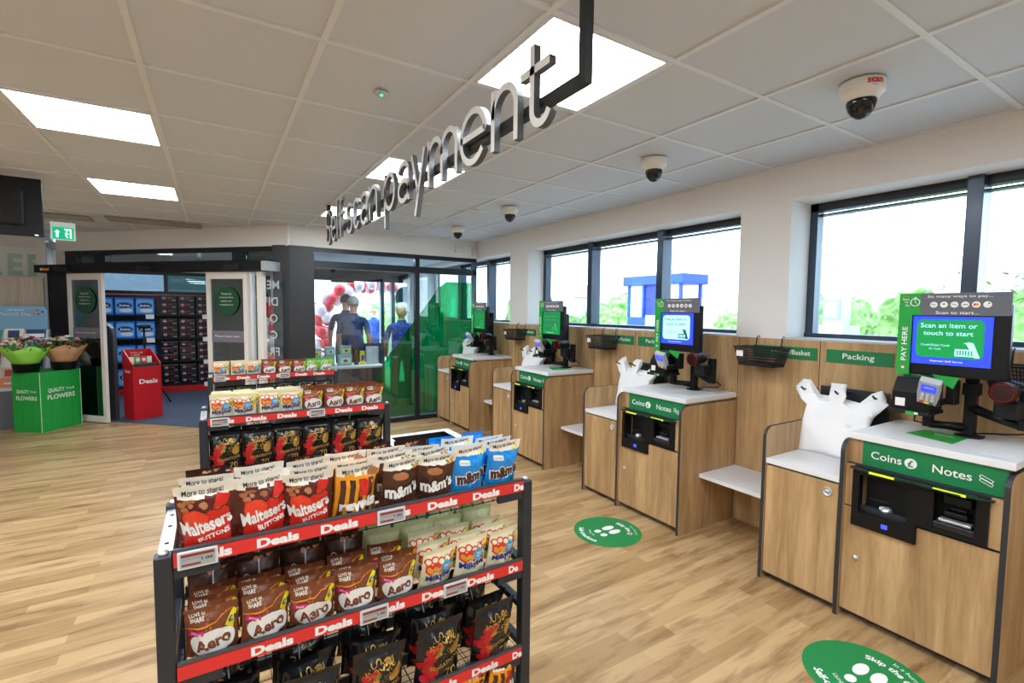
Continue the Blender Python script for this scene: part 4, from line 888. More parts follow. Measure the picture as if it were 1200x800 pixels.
# ============================================================ SNACK BAGS
CRM = M('bag_cream', 'efe9da', .35); NUT = M('nut_brown', 'a8683a', .4); 
def bag_mesh(name, w, h, T, base, gfx, seed, top=None, back=None, rough_seal=.018):
    """pillow pouch standing on z=0, front to -y; gfx drawn on the front skin"""
    b = B(); bm = b.bm; nx, nz = 18, 22; so_ = Vector((seed*3.7, seed*1.3, 0))
    def prof(x, z):
        u = min(1, abs(x)/(w/2)); v = z/h
        e = (1-u**2.6)**.75 if u < 1 else 0
        s = min(1, max(0, z)/.02)**.6*min(1, max(0, (h-rough_seal-z))/.045)**.7
        return T*e*s
    def wr(x, z, sgn):
        p = Vector((x*26, z*20, sgn*5))+so_
        return .0085*noise.noise(p*.8)+.0042*noise.noise(p*2.3)*(1+1.5*abs(z/h-.5)*2)
    def bend(x, z): return .010*math.sin(z/h*2.2+seed)*0+.006*noise.noise(Vector((x*9, z*9, 9))+so_)*(z/h)
    def surf(x, z, sgn):
        t = prof(x, z); k = 1-.055*math.sin(PI*min(1, max(0, z/h)))
        wz = wr(x, z, sgn)*min(1, t/.012)
        return Vector((x*k, sgn*t+wz+bend(x, z), z+(.004*noise.noise(Vector((x*20, 3, seed)))*(z/h))))
    for sgn in (-1, 1):
        vs = []; fs = []
        for j in range(nz+1):
            for i in range(nx+1): vs.append(surf(-w/2+w*i/nx, h*j/nz, sgn))
        for j in range(nz):
            for i in range(nx): fs.append((j*(nx+1)+i, j*(nx+1)+i+1, (j+1)*(nx+1)+i+1, (j+1)*(nx+1)+i))
        bm_m = base if sgn < 0 else (back or base)
        b._add(vs, fs, bm_m, True)
        if top:
            b.mi(top[1])
            for f in bm.faces:
                c = f.calc_center_median()
                if c.z > h*top[0] and f.material_index in (b.mi(base), b.mi(back or base)): f.material_index = b.mi(top[1])
    bmesh.ops.remove_doubles(bm, verts=bm.verts[:], dist=.0004)
    for lay, g in enumerate(gfx):
        t2 = bmesh.new(); 
        if g[0] == 'p': 
            vs = [t2.verts.new((p[0], 0, p[1])) for p in g[1]]; t2.faces.new(vs); mm = g[2]; L = g[3] if len(g) > 3 else 1
        else:
            _, st, cx, cz, hh, wd, mm, bold, rot, L = g; V, F, x0, x1, y0, y1 = text2d(st, bold); k = hh/(y1-y0); kx = (wd/(x1-x0)) if wd else k
            ca, sa = math.cos(math.radians(rot)), math.sin(math.radians(rot)); vs = []
            for v in V:
                px, pz = (v[0]-(x0+x1)/2)*kx, (v[1]-(y0+y1)/2)*k; vs.append(t2.verts.new((cx+px*ca-pz*sa, 0, cz+px*sa+pz*ca)))
            for f in F:
                try: t2.faces.new([vs[i] for i in f])
                except ValueError: pass
        t2.normal_update(); bmesh.ops.triangulate(t2, faces=t2.faces[:])
        for k in range(-int(w/2/.012)-1, int(w/2/.012)+2): bmesh.ops.bisect_plane(t2, geom=t2.verts[:]+t2.edges[:]+t2.faces[:], plane_co=(k*.012+.0003, 0, 0), plane_no=(1, 0, 0))
        for k in range(0, int(h/.012)+2): bmesh.ops.bisect_plane(t2, geom=t2.verts[:]+t2.edges[:]+t2.faces[:], plane_co=(0, 0, k*.012+.0003), plane_no=(0, 0, 1))
        ix = {}; vs = []
        for i, v in enumerate(t2.verts):
            ix[v] = i; x = max(-w/2, min(w/2, v.co.x)); z = max(0, min(h, v.co.z)); q = surf(x, z, -1); q.y -= .0009+.0006*L; vs.append(q)
        b._add(vs, [tuple(ix[v] for v in f.verts) for f in t2.faces], mm, True); t2.free()
    me = bpy.data.meshes.new(name); bm.to_mesh(me); bm.free()
    for mm in b.mats: me.materials.append(mm)
    return me
def wavy(x0, x1, z0, z1, n=8, a=.006): return [(x0+(x1-x0)*k/n, z1+a*math.sin(k*2.3)) for k in range(n+1)][::-1]+[(x0+(x1-x0)*k/n, z0+a*math.cos(k*1.9)) for k in range(n+1)]
def T_(st, cx, cz, hh, wd, mm, bold=.01, rot=0, L=2): return ('t', st, cx, cz, hh, wd, mm, bold, rot, L)
SHINY = dict(rough=.28)
cRB = M('foil_maroon', '5a1f1a', .28); cRED = M('foil_red', 'd8281e', .28); cRED2 = M('foil_bright_red', 'f0442c', .28)
cOR = M('foil_orange', 'f2a01c', .3); cBR = M('foil_brown', '4b2a20', .28); cBR2 = M('foil_milk_brown', '7d452c', .3); cBL = M('foil_blue', '1590e6', .28); cCR = M('foil_cream', 'efe8c4', .35); cBK = M('foil_black', '17171a', .22); cGN = M('foil_green', '6fb04a', .3)
GOLD = M('ink_gold', 'c9a04a', .35, .4); FLR = M('ink_flower_red', 'b8141f', .4); SKY = M('ink_sky_blue', '3aa6dc', .4); BBACK = M('foil_dark_back', '3f241b', .3); SAGE = M('foil_sage', 'c3c79a', .4)
def W(a): return a
def speck(n, x0, x1, z0, z1, r, m, seed):
    q = random.Random(seed); out = []
    for _ in range(n):
        cx, cz = q.uniform(x0, x1), q.uniform(z0, z1); out.append(('p', ell(cx, cz, r*q.uniform(.6, 1.3), r*q.uniform(.5, 1.1), 7), m, 1))
    return out
KIND = {}
def kind(k, w, h, T, base, gfx, look, top=None, back=None, seeds=(1, 2)):
    KIND[k] = ([bag_mesh('bag_'+k, w, h, T, base, gfx, s, top, back) for s in seeds], w, h, look)
share = lambda z: [T_('More to share!', -.005, z, .013, .10, M('ink_brownblack', '2a1e22', .4), .012, 3, 2)]
kind('A', .150, .195, .028, cRB, speck(9, -.06, .06, .135, .158, .009, NUT, 1)+[('p', wavy(-.055, .06, .012, .128, 10, .007), cRED, 1), ('p', ell(-.025, .105, .032, .030, 18), cRED2, 2), ('p', [(.02, .13), (.055, .138), (.062, .165), (.03, .172)], cRED, 2), T_('Maltesers', .0, .086, .042, .128, INKW, .035, 12, 4), T_('BUTTONS', .02, .053, .014, .078, INKW, .03, 12, 4)]+share(.178), 'red chocolate buttons', (.84, CRM), cRB)
kind('B', .145, .195, .028, cOR, [('p', [(x, .0), (x+.016, .0), (x+.022, .15), (x+.004, .15)], cBR, 1) for x in (-.066, -.036, -.006, .026, .054)]+[('p', wavy(.0, .03, .09, .15, 6, .004), cRED, 2), T_('revels', .0, .064, .042, .122, INKW, .05, 4, 4), ('p', ell(.045, .166, .02, .012, 12), NUT, 3)]+share(.178), 'orange striped chocolate', (.84, CRM), cOR)
kind('C', .145, .190, .028, cBR, [('p', ell(-.015, .137, .03, .012, 14), NUT, 1), T_('m&m’s', .0, .082, .056, .134, INKB, .11, 6, 2), T_('m&m’s', .0, .082, .048, .126, INKW, .05, 6, 4)]+speck(6, .03, .06, .155, .168, .005, ORANGE, 3)+speck(5, .03, .065, .16, .172, .004, GREEN2, 4)+share(.176), 'dark brown sweets', (.83, CRM), cBR)
kind('D', .140, .190, .028, cBL, [('p', rrect(-.055, -.015, .125, .143, .004), CRM, 2), T_('crispy', -.035, .134, .009, .032, SKY, .01, 3, 3), T_('m&m’s', .0, .078, .056, .128, INKW, .11, 8, 2), T_('m&m’s', .0, .078, .048, .120, cBR, .05, 8, 4)]+speck(8, .02, .06, .155, .17, .004, YEL, 3)+share(.176), 'bright blue sweets', (.83, CRM), cBL)
tagp = lambda w, h: [('p', [(w/2-.034, h-.062), (w/2-.012, h-.088), (w/2-.002, h-.03), (w/2-.012, h-.022)], YEL, 3), T_('£1', w/2-.015, h-.052, .018, .020, NAVY, .04, 6, 4)]
kind('E', .135, .165, .026, cBR2, speck(26, -.06, .06, .0, .16, .006, NUT, 7)+[T_('LOVE to', -.035, .148, .010, .04, CRM, .02, 5, 3), T_('SHARE', -.035, .135, .011, .036, CRM, .03, 5, 3), ('p', [(-.066, .108), (.0, .116), (.05, .14), (.052, .144), (.0, .12), (-.066, .112)], ORANGE, 2), ('p', ell(.002, .060, .058, .042, 26), INKW, 2), ('p', [(-.06, .085), (-.022, .09), (-.02, .108), (-.058, .104)], MAG, 3), T_('new', -.04, .097, .009, .024, INKW, .02, 4, 4), T_('Aero', .002, .062, .040, .092, cBR2, .04, 10, 4)]+tagp(.135, .165), 'brown bubbly chocolate')
kind('H', .135, .165, .026, cGN, speck(20, -.06, .06, .0, .16, .006, CRM, 8)+[('p', ell(.002, .06, .056, .044, 26), INKW, 2), T_('Aero', .002, .06, .040, .09, cBR2, .035, 10, 4)]+tagp(.135, .165), 'pale green mint chocolate')
kind('F', .135, .165, .026, cCR, [('p', wavy(-.060, .062, .078, .120, 10, .008), RED, 1), ('p', wavy(-.055, .0, .085, .105, 6, .006), M('ink_amber', 'e6a83a', .4), 2)]+[('p', ell(-.05+.025*k, .125+.004*math.sin(k*2), .016, .012, 12), RED, 1) for k in range(5)]+[('p', ell(-.05+.025*k, .125+.004*math.sin(k*2), .011, .008, 12), cCR, 2) for k in range(5)]+[('p', [(.004+.026*(1.15 if k % 2 else .9)*math.cos(PI*k/6)+.018, .098+.022*(1.15 if k % 2 else .9)*math.sin(PI*k/6)) for k in range(12)], SKY, 3), T_('NEW', .022, .103, .009, .024, INKW, .02, 0, 4), T_('TASTE', .022, .091, .008, .026, INKW, .02, 0, 4), T_('Milkybar', .0, .060, .032, .112, NAVY, .035, 5, 4)]+tagp(.135, .165), 'cream white-chocolate')
q = random.Random(3)
gold = []
def curl(cx, cz, a, rad, turn, w=.0022):
    o_, i_ = [], []
    for i in range(13):
        t_ = i/12; rr_ = rad*(1-.65*t_); an = a+turn*t_*4.2
        px, pz = cx+rr_*math.cos(an), cz+rr_*math.sin(an); ww = w*(1-.6*t_)
        o_.append((px+ww*math.cos(an), pz+ww*math.sin(an))); i_.append((px-ww*math.cos(an), pz-ww*math.sin(an)))
    return ('p', o_+i_[::-1], GOLD, 2)
for k in range(30): gold.append(curl(q.uniform(-.05, .07), q.uniform(.13, .20), q.uniform(0, 6.28), q.uniform(.008, .017), q.choice([-1, 1])))
for k in range(30): gold.append(('p', ell(q.uniform(-.05, .07), q.uniform(.13, .195), q.uniform(.002, .005), q.uniform(.002, .004), 6), GOLD, 2))
kind('G', .185, .235, .040, cBK, gold+[('p', ell(-.055+.012*math.sin(k*2.2), .04+.028*k, .026+.004*math.sin(k), .018, 12), FLR, 1) for k in range(5)]+[('p', ell(-.03, .16, .03, .018, 12), FLR, 1), ('p', ell(-.01, .155, .006, .009, 8), GREEN2, 3), ('p', ell(.05, .13, .022, .026, 14), GOLD, 1), T_('SENSATIONS', .012, .085, .017, .125, GOLD, .01, 5, 4), T_('70', .035, .045, .030, .045, GOLD, 0, 0, 4)], 'black crisps')
KIND['R'] = ([bag_mesh('bag_backside', .145, .19, .026, BBACK, [('p', [(-.004, .02), (.002, .02), (.004, .17), (-.002, .17)], LGREY, 1), ('p', ell(-.04, .12, .012, .012, 14), LGREY, 1), ('p', ell(-.04, .12, .008, .008, 14), BBACK, 2), ('p', rrect(.02, .06, .07, .12, .004), GREY, 1)]+speck(4, -.05, .05, .165, .178, .008, NUT, 2), 4)], .145, .19, 'dark brown reversed')
KIND['S'] = ([bag_mesh('bag_sage_back', .135, .17, .026, SAGE, [('p', [(-.003, .02), (.002, .02), (.003, .15), (-.002, .15)], LGREY, 1)], 5)], .135, .17, 'pale green reversed')
KIND['K'] = ([bag_mesh('bag_blue_back', .14, .19, .028, cBL, speck(16, -.02, .03, .10, .16, .006, YEL, 9)+speck(10, -.02, .03, .10, .16, .006, RED, 10), 6)], .14, .19, 'blue reversed')
KIND['L'] = ([bag_mesh('bag_black_back', .185, .235, .036, cBK, [('p', [(-.003, .03), (.002, .03), (.003, .21), (-.002, .21)], LGREY, 1)]+gold[:6], 7)], .185, .235, 'black reversed')
CATG = {'A': 'chocolate bag', 'G': 'crisps bag', 'L': 'crisps bag'}
def put_bag(k, x, y, z, yaw, tilt, label, grp, var, sc=1):
    me = KIND[k][0][var % len(KIND[k][0])]
    o = bpy.data.objects.new('crisps_bag' if k in 'GL' else 'sweets_bag', me); COL.objects.link(o); o.location = (x, y, z); o.rotation_euler = (-tilt, 0, yaw); o.scale = (.93*sc, sc, sc*.94)
    tag(o, label, 'crisps' if k in 'GL' else 'sweets', grp)
# ============================================================ RACKS
DEALF = M('strip_lip', '55585f', .35, .4)
def make_rack(wd, levels, label, loc, prices):
    """front-left corner at local origin, wd wide, .42 deep"""
    t = thing('display_rack', label, 'display rack', loc, 0, 'dark metal display racks')
    D_ = .42; P = .04
    for (x, y) in ((0, 0), (wd-P, 0), (0, D_-P), (wd-P, D_-P)):
        b = B(); b.box(x, x+P, y, y+P, 0, .925, STEEL, .004); b.lathe([(.012, .925), (.012, .932), (.006, .936)], (x+P/2, y+P/2, 0), SILVER, 10); b.build('post', t)
    for x in (.005, wd-P+.005):
        for z in (.895, .62, .45, .30, .12):
            b = B(); b.box(x, x+.03, P+.001, D_-P-.001, z-.025, z, STEEL, .003); b.build('side_rail', t)
    b = B(); b.box(.004, .036, P, D_-P, .897, .912, SILVER); 
    for y in (.12, .24, .33): b.lathe([(.006, .912), (.005, .9135)], (.02, y, 0), INKB, 8)
    b.build('perforated_rail', t)['label'] = 'bright perforated top rail'
    for li, z in enumerate(levels):
        b = B(); x0, x1 = P+.002, wd-P-.002
        for yy in (.0, D_-.012): b.box(x0, x1, yy, yy+.012, z-.045, z-.001, STEEL)
        b.box(x0, x1, -.003, .006, z-.006, z+.003, DEALF, .001)
        nx_ = 26
        for i in range(nx_+1):
            xx = x0+(x1-x0)*i/nx_; b.tube([(xx, .004, z-.026), (xx, D_-.006, z-.026)], .0016, MESH, 4)
            b.tube([(xx, .005, z-.050), (xx, .005, z-.064), (xx, .03, z-.05)], .0014, MESH, 4)
        for j in range(7): b.tube([(x0, .02+j*.063, z-.029), (x1, .02+j*.063, z-.029)], .002, MESH, 4)
        b.tube([(x0, .02, z-.066), (x1, .02, z-.066)], .002, MESH, 4)
        b.box(x0, x0+.10, .002, .02, z-.075, z-.045, STEEL); b.box(x1-.10, x1, .002, .02, z-.075, z-.045, STEEL)
        sh = b.build('shelf', t)
        for side in (0, 1):
            if side: continue
            b = B(); b.box(x0, x1, -.005, -.0005, z-.043, z-.007, RED); st = b.build('deals_strip', sh); b = B()
            xx = x0+.075-.02*(li % 2); 
            while xx < x1+.05:
                if xx+.055 > x1:
                    b.text('De', (xx-.05, -.0062, z-.0255), (1, 0, 0), UP, .026, INKW, None, .05, 'l') if xx-.05+.035 < x1 else None
                    break
                if xx-.055 > x0: b.text('Deals', (xx, -.0062, z-.0255), (1, 0, 0), UP, .026, INKW, .106, .05)
                xx += .164
            # strip lettering is print on the strip itself
            me = b; o = me.build('strip_lettering', sh)
        for px in prices[li]:
            b = B(); b.box(px, px+.088, -.012, -.0055, z-.05, z-.004, M('price_frame', 'd9dadc', .4), .002); x0_, z1 = px, z-.004
            b.box(x0_+.006, x0_+.082, -.0128, -.012, z1-.041, z1-.005, M('price_face', 'a9aaaa', .5)); b.box(x0_+.008, x0_+.080, -.0134, -.0128, z1-.014, z1-.007, M('price_red', '8a2f2a', .5))
            b.text('1.00', (x0_+.064, -.0134, z1-.024), (1, 0, 0), UP, .008, INKB, .024, .02); b.text('per pack 3.52 each', (x0_+.032, -.0134, z1-.020), (1, 0, 0), UP, .004, INKB, .04); b.box(x0_+.009, x0_+.05, -.0134, -.0128, z1-.037, z1-.032, M('price_red', '8a2f2a', .5))
            h = b.build('price_label', sh)
    return t
LV = [.937, .637, .303, .12]
R1 = (-.1435, 1.45); RW = 1.134
make_rack(RW, LV, 'nearest dark metal display rack, holding red, orange, brown and blue bags on top', (R1[0], R1[1], 0), [(.05, .555), (.50, .775), (.02, .6), ()])
R2 = (-.085, 3.14)
make_rack(1.075, LV, 'middle dark metal display rack behind the nearest one', (R2[0], R2[1], 0), [(.055, .57), (.055, .57), (.30, .75), ()])
R3 = (-.06, 5.06)
make_rack(1.12, LV, 'farthest dark metal display rack near the entrance screen', (R3[0], R3[1], 0), [(.05, .58), (), (), ()])
SHN = ['top', 'second', 'third', 'bottom']
def fill(Rx, width, rackname, li, cols, rows, rng, backkind=None, zoff=.0, backrows=2, ypitch=.064, tilt=.27, y0=.052, yawa=.15):
    n = len(cols); x0 = Rx[0]+.05; pw = (width-.10)/n; z = LV[li]-.022
    for r in range(rows+backrows):
        for c, k in enumerate(cols):
            kk = k if r < rows else (backkind[c] if backkind else 'R')
            if kk == '.': continue
            h = KIND[kk][2]; back = r >= rows
            yaw = rng.uniform(-yawa, yawa) + (0 if not back or kk in 'RSKL' else PI)
            x = x0+pw*(c+.5)+rng.uniform(-.007, .007)+(0 if r % 2 == 0 else .006); y = Rx[1]+y0+ypitch*r
            kk = kk
            lb = '%s bag, %s from left in row %s, %s shelf of %s rack' % (KIND[kk][3], ORD[c], ['one', 'two', 'three', 'four', 'five'][r], SHN[li], rackname)
            put_bag(kk, x, y, z+zoff, yaw, -tilt*(1 if not back else .6)+rng.uniform(-.07, .07), lb, '%s bags on the %s shelf of the %s rack' % (KIND[kk][3], SHN[li], rackname), rng.randrange(2), rng.uniform(.97, 1.02)*(.80 if back and li == 0 else .97 if r else 1))
rg = random.Random(21)
fill(R1, RW, 'nearest', 0, 'AAABCCDD', 3, rg, 'RRRRRRKK')
fill(R1, RW, 'nearest', 1, 'EEEEEFFF', 3, rg, 'RRRRSSSS')
fill(R1, RW, 'nearest', 2, 'GGGGG', 2, rg, 'LLLLL', 0, 2, .085, .22)
fill(R1, RW, 'nearest', 3, 'BBCCEEBB', 2, rg, None, 0, 0)
fill(R2, 1.075, 'middle', 0, 'FFFFEEEE', 3, rg, 'FFFFEEEE', 0, 2)
fill(R2, 1.075, 'middle', 1, 'GGGGGG', 2, rg, 'LLLLLL', 0, 1, .085, .10)
fill(R2, 1.075, 'middle', 2, 'DDBBCCBB', 1, rg, None, 0, 0)
fill(R3, 1.12, 'farthest', 0, 'FFFEEEHH', 2, rg, 'FFFEEEHH', 0, 2)
fill(R3, 1.12, 'farthest', 1, 'GGGGGG', 2, rg, None, 0, 0, .085, .10)
# wire dump bin with printed card collar
t = thing('dump_bin', 'square wire dump bin with white and dark card collar beside the middle rack', 'bin', (1.30, 3.24, 0))
x, y = .27, .265
b = B()
b.prism([(-x, -y), (x, -y), (x, y), (-x, y)], lambda p, q: (p[0], p[1], q), .0, .001, GUN)
for z in (.02, .12, .22, .32, .42): b.tube([(-x+.03, -y+.03, z), (x-.03, -y+.03, z), (x-.03, y-.03, z), (-x+.03, y-.03, z), (-x+.03, -y+.03, z)], .003, SILVER, 5)
for k in range(13):
    u = -x+.03+(2*x-.06)*k/12
    for s in (-1, 1): b.tube([(u, s*(y-.03), .0), (u, s*(y-.03), .55)], .002, SILVER, 4); b.tube([(s*(x-.03), u, .0), (s*(x-.03), u, .55)], .002, SILVER, 4)
for k in range(9):
    u = -x+.03+(2*x-.06)*k/8; b.tube([(u, -y+.03, .50), (u, y-.03, .50)], .0022, GREY, 4); b.tube([(-x+.03, u, .502), (x-.03, u, .502)], .0022, GREY, 4)
b.build('wire_cage', t)
b = B()
for s in (-1, 1):
    b.box(-x, x, s*y-.004, s*y+.004, .47, .605, M('collar_navy', '23252e', .5)); b.box(s*x-.004, s*x+.004, -y, y, .47, .605, M('collar_navy', '23252e', .5))
b.build('collar', t)
b = B()
for s in (-1, 1):
    b.box(-x, x, s*(y-.03)-.03, s*(y-.03)+.03, .605, .608, TOPW); b.box(s*(x-.03)-.03, s*(x-.03)+.03, -y+.06, y-.06, .605, .608, TOPW)
b.build('white_rim', t)
b = B()
for x0, x1 in ((-.265, -.09), (.13, .265)):
    b.box(x0, x1, -y-.0055, -y-.004, .475, .60, M('pic_gold', 'e8a52a', .5))
    for k in range(3): b.prism(ell(x0+.04+.045*k, .54+.01*(k % 2), .03, .016, 14), lambda p, q: (p[0], q, p[1]), -y-.007, -y-.0055, M('pic_pale', 'f3cf6a', .5) if k % 2 else M('pic_brown', '9a5a20', .5))
b.build('collar_print', t)
# ============================================================ FLOOR STICKERS
def sticker(cx, cy, R, label):
    t = thing('floor_sticker', label, 'floor sticker', (cx, cy, 0)); rot = 0
    b = B(); b.prism(ell(0, 0, R, R, 64), lambda p, q: (p[0], p[1], q), .0005, .0018, M('floor_green', '12874a', .5)); b.build('disc', t)
    # reading up = +x (towards the tills), right = -y
    F = lambda p, q: (p[1], -p[0], q)
    Z0, Z1 = .0018, .0024
    b = B()
    for s in (-1, 1):
        cx_ = .034*s; b.prism([(cx_+a*1.0, z_) for a, z_ in ell(0, .036, .026, .05, 22)], F, Z0, Z1, INKW); b.prism(ell(cx_-.002*s, -.062, .021, .027, 18), F, Z0, Z1, INKW)
    b.build('footprints', t)
    def arctext(st, rad, hgt, a_mid, bold, out=True, ks=1):
        V, Fc, x0, x1, y0, y1 = text2d(st, bold); k = hgt/(text2d('H', bold)[5]-text2d('H', bold)[4]); b = B(); vs = []
        for v in V:
            u = (v[0]-(x0+x1)/2)*k*ks; w_ = v[1]*k
            if out: a = math.radians(a_mid)-u/rad; rr_ = rad+w_
            else: a = math.radians(a_mid)+u/rad; rr_ = rad-w_
            px, py = rr_*math.cos(a), rr_*math.sin(a); vs.append((py, -px, Z1))
        b._add(vs, Fc, INKW); b.build('lettering', t)
    arctext('In a hurry?', R*.80, .021, 62, .0); arctext('Skip the Q', R*.60, .032, 75, .03); arctext('Using the', R*.56, .018, 250, 0, False); arctext('Self-checkout', R*.84, .034, 258, .03, False)
    return t
sticker(2.335, 2.47, .235, 'round green floor sticker with footprints between the second and third checkouts')
sticker(2.335, .875, .235, 'round green floor sticker with footprints at the bottom edge, nearest the camera')
# ============================================================ PEOPLE
SKIN = M('skin', 'd9a084', .55); SKD = M('skin_tan', 'c48a6a', .55)
def person(loc, face, H, shirt, legs, skin, label, hairm, hair, sleeve=True, arms=((.25, .05), (.25, .05)), head_tilt=0, extra=None):
    """face = direction angle (deg) the chest points to"""
    root = thing('person', label, 'person', loc, math.radians(face-270))   # local front = -y
    k = H/1.75
    V = {'pel': (0, 0, .96), 'wst': (0, .0, 1.08), 'chs': (0, .0, 1.28), 'nk0': (0, .01, 1.44), 'nk1': (0, -.005, 1.51), 'hd0': (0, -.012, 1.585), 'hd1': (0, -.005, 1.66), 'hd2': (0, .0, 1.705)}
    Rr = {'pel': (.165, .12), 'wst': (.155, .115), 'chs': (.175, .125), 'nk0': (.075, .065), 'nk1': (.055, .055), 'hd0': (.068, .082), 'hd1': (.076, .095), 'hd2': (.055, .07)}
    E_ = [('pel', 'wst'), ('wst', 'chs'), ('chs', 'nk0'), ('nk0', 'nk1'), ('nk1', 'hd0'), ('hd0', 'hd1'), ('hd1', 'hd2')]
    for s, nm in ((-1, 'L'), (1, 'R')):
        out, fw = arms[0 if s < 0 else 1]
        V['sh'+nm] = (s*.185, .01, 1.385); V['el'+nm] = (s*(.225+out*.1), .02-fw*.3, 1.12); V['wr'+nm] = (s*(.235+out*.05), -.02-fw, .90+fw*.55); V['ha'+nm] = (s*(.235+out*.03), -.04-fw*1.2, .83+fw*.62)
        Rr['sh'+nm] = (.062, .062); Rr['el'+nm] = (.043, .043); Rr['wr'+nm] = (.028, .03); Rr['ha'+nm] = (.02, .042)
        V['hp'+nm] = (s*.095, 0, .88); V['kn'+nm] = (s*.105, -.01, .50); V['an'+nm] = (s*.11, .02, .09); V['to'+nm] = (s*.125, -.13, .04)
        Rr['hp'+nm] = (.098, .1); Rr['kn'+nm] = (.062, .065); Rr['an'+nm] = (.042, .045); Rr['to'+nm] = (.042, .03)
        E_ += [('chs', 'sh'+nm), ('sh'+nm, 'el'+nm), ('el'+nm, 'wr'+nm), ('wr'+nm, 'ha'+nm), ('pel', 'hp'+nm), ('hp'+nm, 'kn'+nm), ('kn'+nm, 'an'+nm), ('an'+nm, 'to'+nm)]
        for j in range(4):   # fingers
            fx = s*.235+(j-1.5)*.0; fy = V['ha'+nm][1]-.028+.018*j
            V['f%d%s' % (j, nm)] = (V['ha'+nm][0]-s*.004, fy, V['ha'+nm][2]-.055); V['g%d%s' % (j, nm)] = (V['ha'+nm][0]-s*.018, fy-.003, V['ha'+nm][2]-.095+.008*abs(j-1.5))
            Rr['f%d%s' % (j, nm)] = (.009, .009); Rr['g%d%s' % (j, nm)] = (.007, .007); E_ += [('ha'+nm, 'f%d%s' % (j, nm)), ('f%d%s' % (j, nm), 'g%d%s' % (j, nm))]
        V['t'+nm] = (V['wr'+nm][0]-s*.012, V['ha'+nm][1]-.05, V['ha'+nm][2]-.01); Rr['t'+nm] = (.01, .01); E_ += [('ha'+nm, 't'+nm)]
    names = list(V); me = bpy.data.meshes.new('body'); me.from_pydata([tuple(c*k for c in V[n]) for n in names], [(names.index(a), names.index(c)) for a, c in E_], []); me.update()
    o = bpy.data.objects.new('body', me); COL.objects.link(o)
    sk = o.modifiers.new('skin', 'SKIN'); sk.use_smooth_shade = True
    if not me.skin_vertices: pass
    for i, n in enumerate(names):
        sv = me.skin_vertices[0].data[i] if me.skin_vertices else None
        if sv: sv.radius = tuple(r*k for r in Rr[n]); sv.use_root = (n == 'pel')
    ss = o.modifiers.new('sub', 'SUBSURF'); ss.levels = 2; ss.render_levels = 2
    dg = bpy.context.evaluated_depsgraph_get(); dg.update(); me2 = bpy.data.meshes.new_from_object(o.evaluated_get(dg)); o.modifiers.clear(); o.data = me2; bpy.data.meshes.remove(me)
    me2.materials.clear()
    for mm in (shirt, legs, skin, BLACK): me2.materials.append(mm)
    for p in me2.polygons:
        c = p.center/k; r = abs(c.x)
        if c.z > 1.465 or (sleeve and c.z < 1.16 and r > .19 and c.z > .6) or (not sleeve and r > .2 and c.z < .90 and c.z > .6): p.material_index = 2
        elif c.z > .93 and True or (r > .195 and c.z > .6): p.material_index = 0
        elif c.z < .09: p.material_index = 3
        else: p.material_index = 1
        p.use_smooth = True
    o.parent = root
    # face: nose, ears, brow, mouth, eyes
    z = 1.62*k
    b = B(); b.ball((0, -.103*k, z-.012*k), .014*k, skin, 2, (.8, 1.2, 1.4)); b.build('nose', root)
    for s in (-1, 1):
        b = B(); b.ball((s*.078*k, .005*k, z-.005*k), .026*k, skin, 2, (.35, .8, 1.2)); b.build('ear', root)
        b = B(); b.ball((s*.03*k, -.086*k, z+.012*k), .010*k, INKW, 2, (1.2, .7, .7)); b.ball((s*.03*k, -.0925*k, z+.012*k), .005*k, INKB, 1); b.build('eye', root)
    b = B(); b.tube([(-.024*k, -.086*k, z-.052*k), (0, -.094*k, z-.054*k), (.024*k, -.086*k, z-.052*k)], .0045*k, M('lips', 'a85a52', .5), 6); b.build('mouth', root)
    # hair: shell of a deformed ball over the skull
    b = B(); g = bmesh.ops.create_icosphere(b.bm, subdivisions=4, radius=1); i = b.mi(hairm); q = random.Random(int(H*1000))
    c0 = Vector((0, .010*k, 1.655*k))
    low = {'short': -.45, 'long': -1.3, 'bald': -.25}[hair]
    for v in list(g['verts']):
        d = v.co.copy(); n = noise.noise(d*4)*.06+noise.noise(d*14)*.04
        keep = d.z > (low if d.y > -.1 else .18 if d.y < -.35 else low+(.18-low)*(-.1-d.y)/.25)
        if hair == 'bald' and (d.z > .35 or d.y < -.1): keep = False
        if not keep: b.bm.verts.remove(v); continue
        rr_ = (1+n); zz = d.z*.105 if d.z > 0 else d.z*(.10 if hair != 'long' else .14)
        v.co = c0+Vector((d.x*.092*rr_*k, d.y*.108*rr_*k, zz*k*rr_))
    for f in b.bm.faces: f.material_index = i; f.smooth = True
    h = b.build('hair', root); sd = h.modifiers.new('s', 'SOLIDIFY'); sd.thickness = .012
    # collar, belt
    b = B(); b.tube([(.068*k*math.cos(a*PI/8), .068*k*math.sin(a*PI/8)+.004, (1.462+.012*math.sin(a*PI/8))*k) for a in range(17)], .013*k, shirt, 8); b.build('collar', root)
    b = B(); n = 24; vs = [((.168*math.cos(2*PI*j/n))*k, (.125*math.sin(2*PI*j/n))*k, zz*k) for zz in (.925, .965) for j in range(n)]; b._add(vs, [(j, (j+1) % n, n+(j+1) % n, n+j) for j in range(n)], INKB, True); b.build('belt', root)
    return root
NAVYC = M('cloth_navy', '27386b', .8); BLUEC = M('cloth_blue', '2c4fa0', .75); DARKC = M('cloth_dark', '20222a', .85)
person((1.90, 7.9, .008), 60, 1.74, NAVYC, DARKC, SKD, 'grey-haired person in navy short-sleeved shirt behind the glass, arms hanging', M('hair_grey', '8b8882', .8), 'short', True, ((.2, .02), (.25, .06)))
person((1.93, 8.55, .008), 80, 1.79, M('cloth_navy_dark', '1e2c55', .8), DARKC, SKIN, 'dark-haired person partly hidden behind the grey-haired person in navy', M('hair_dark', '1d1815', .8), 'short', True)
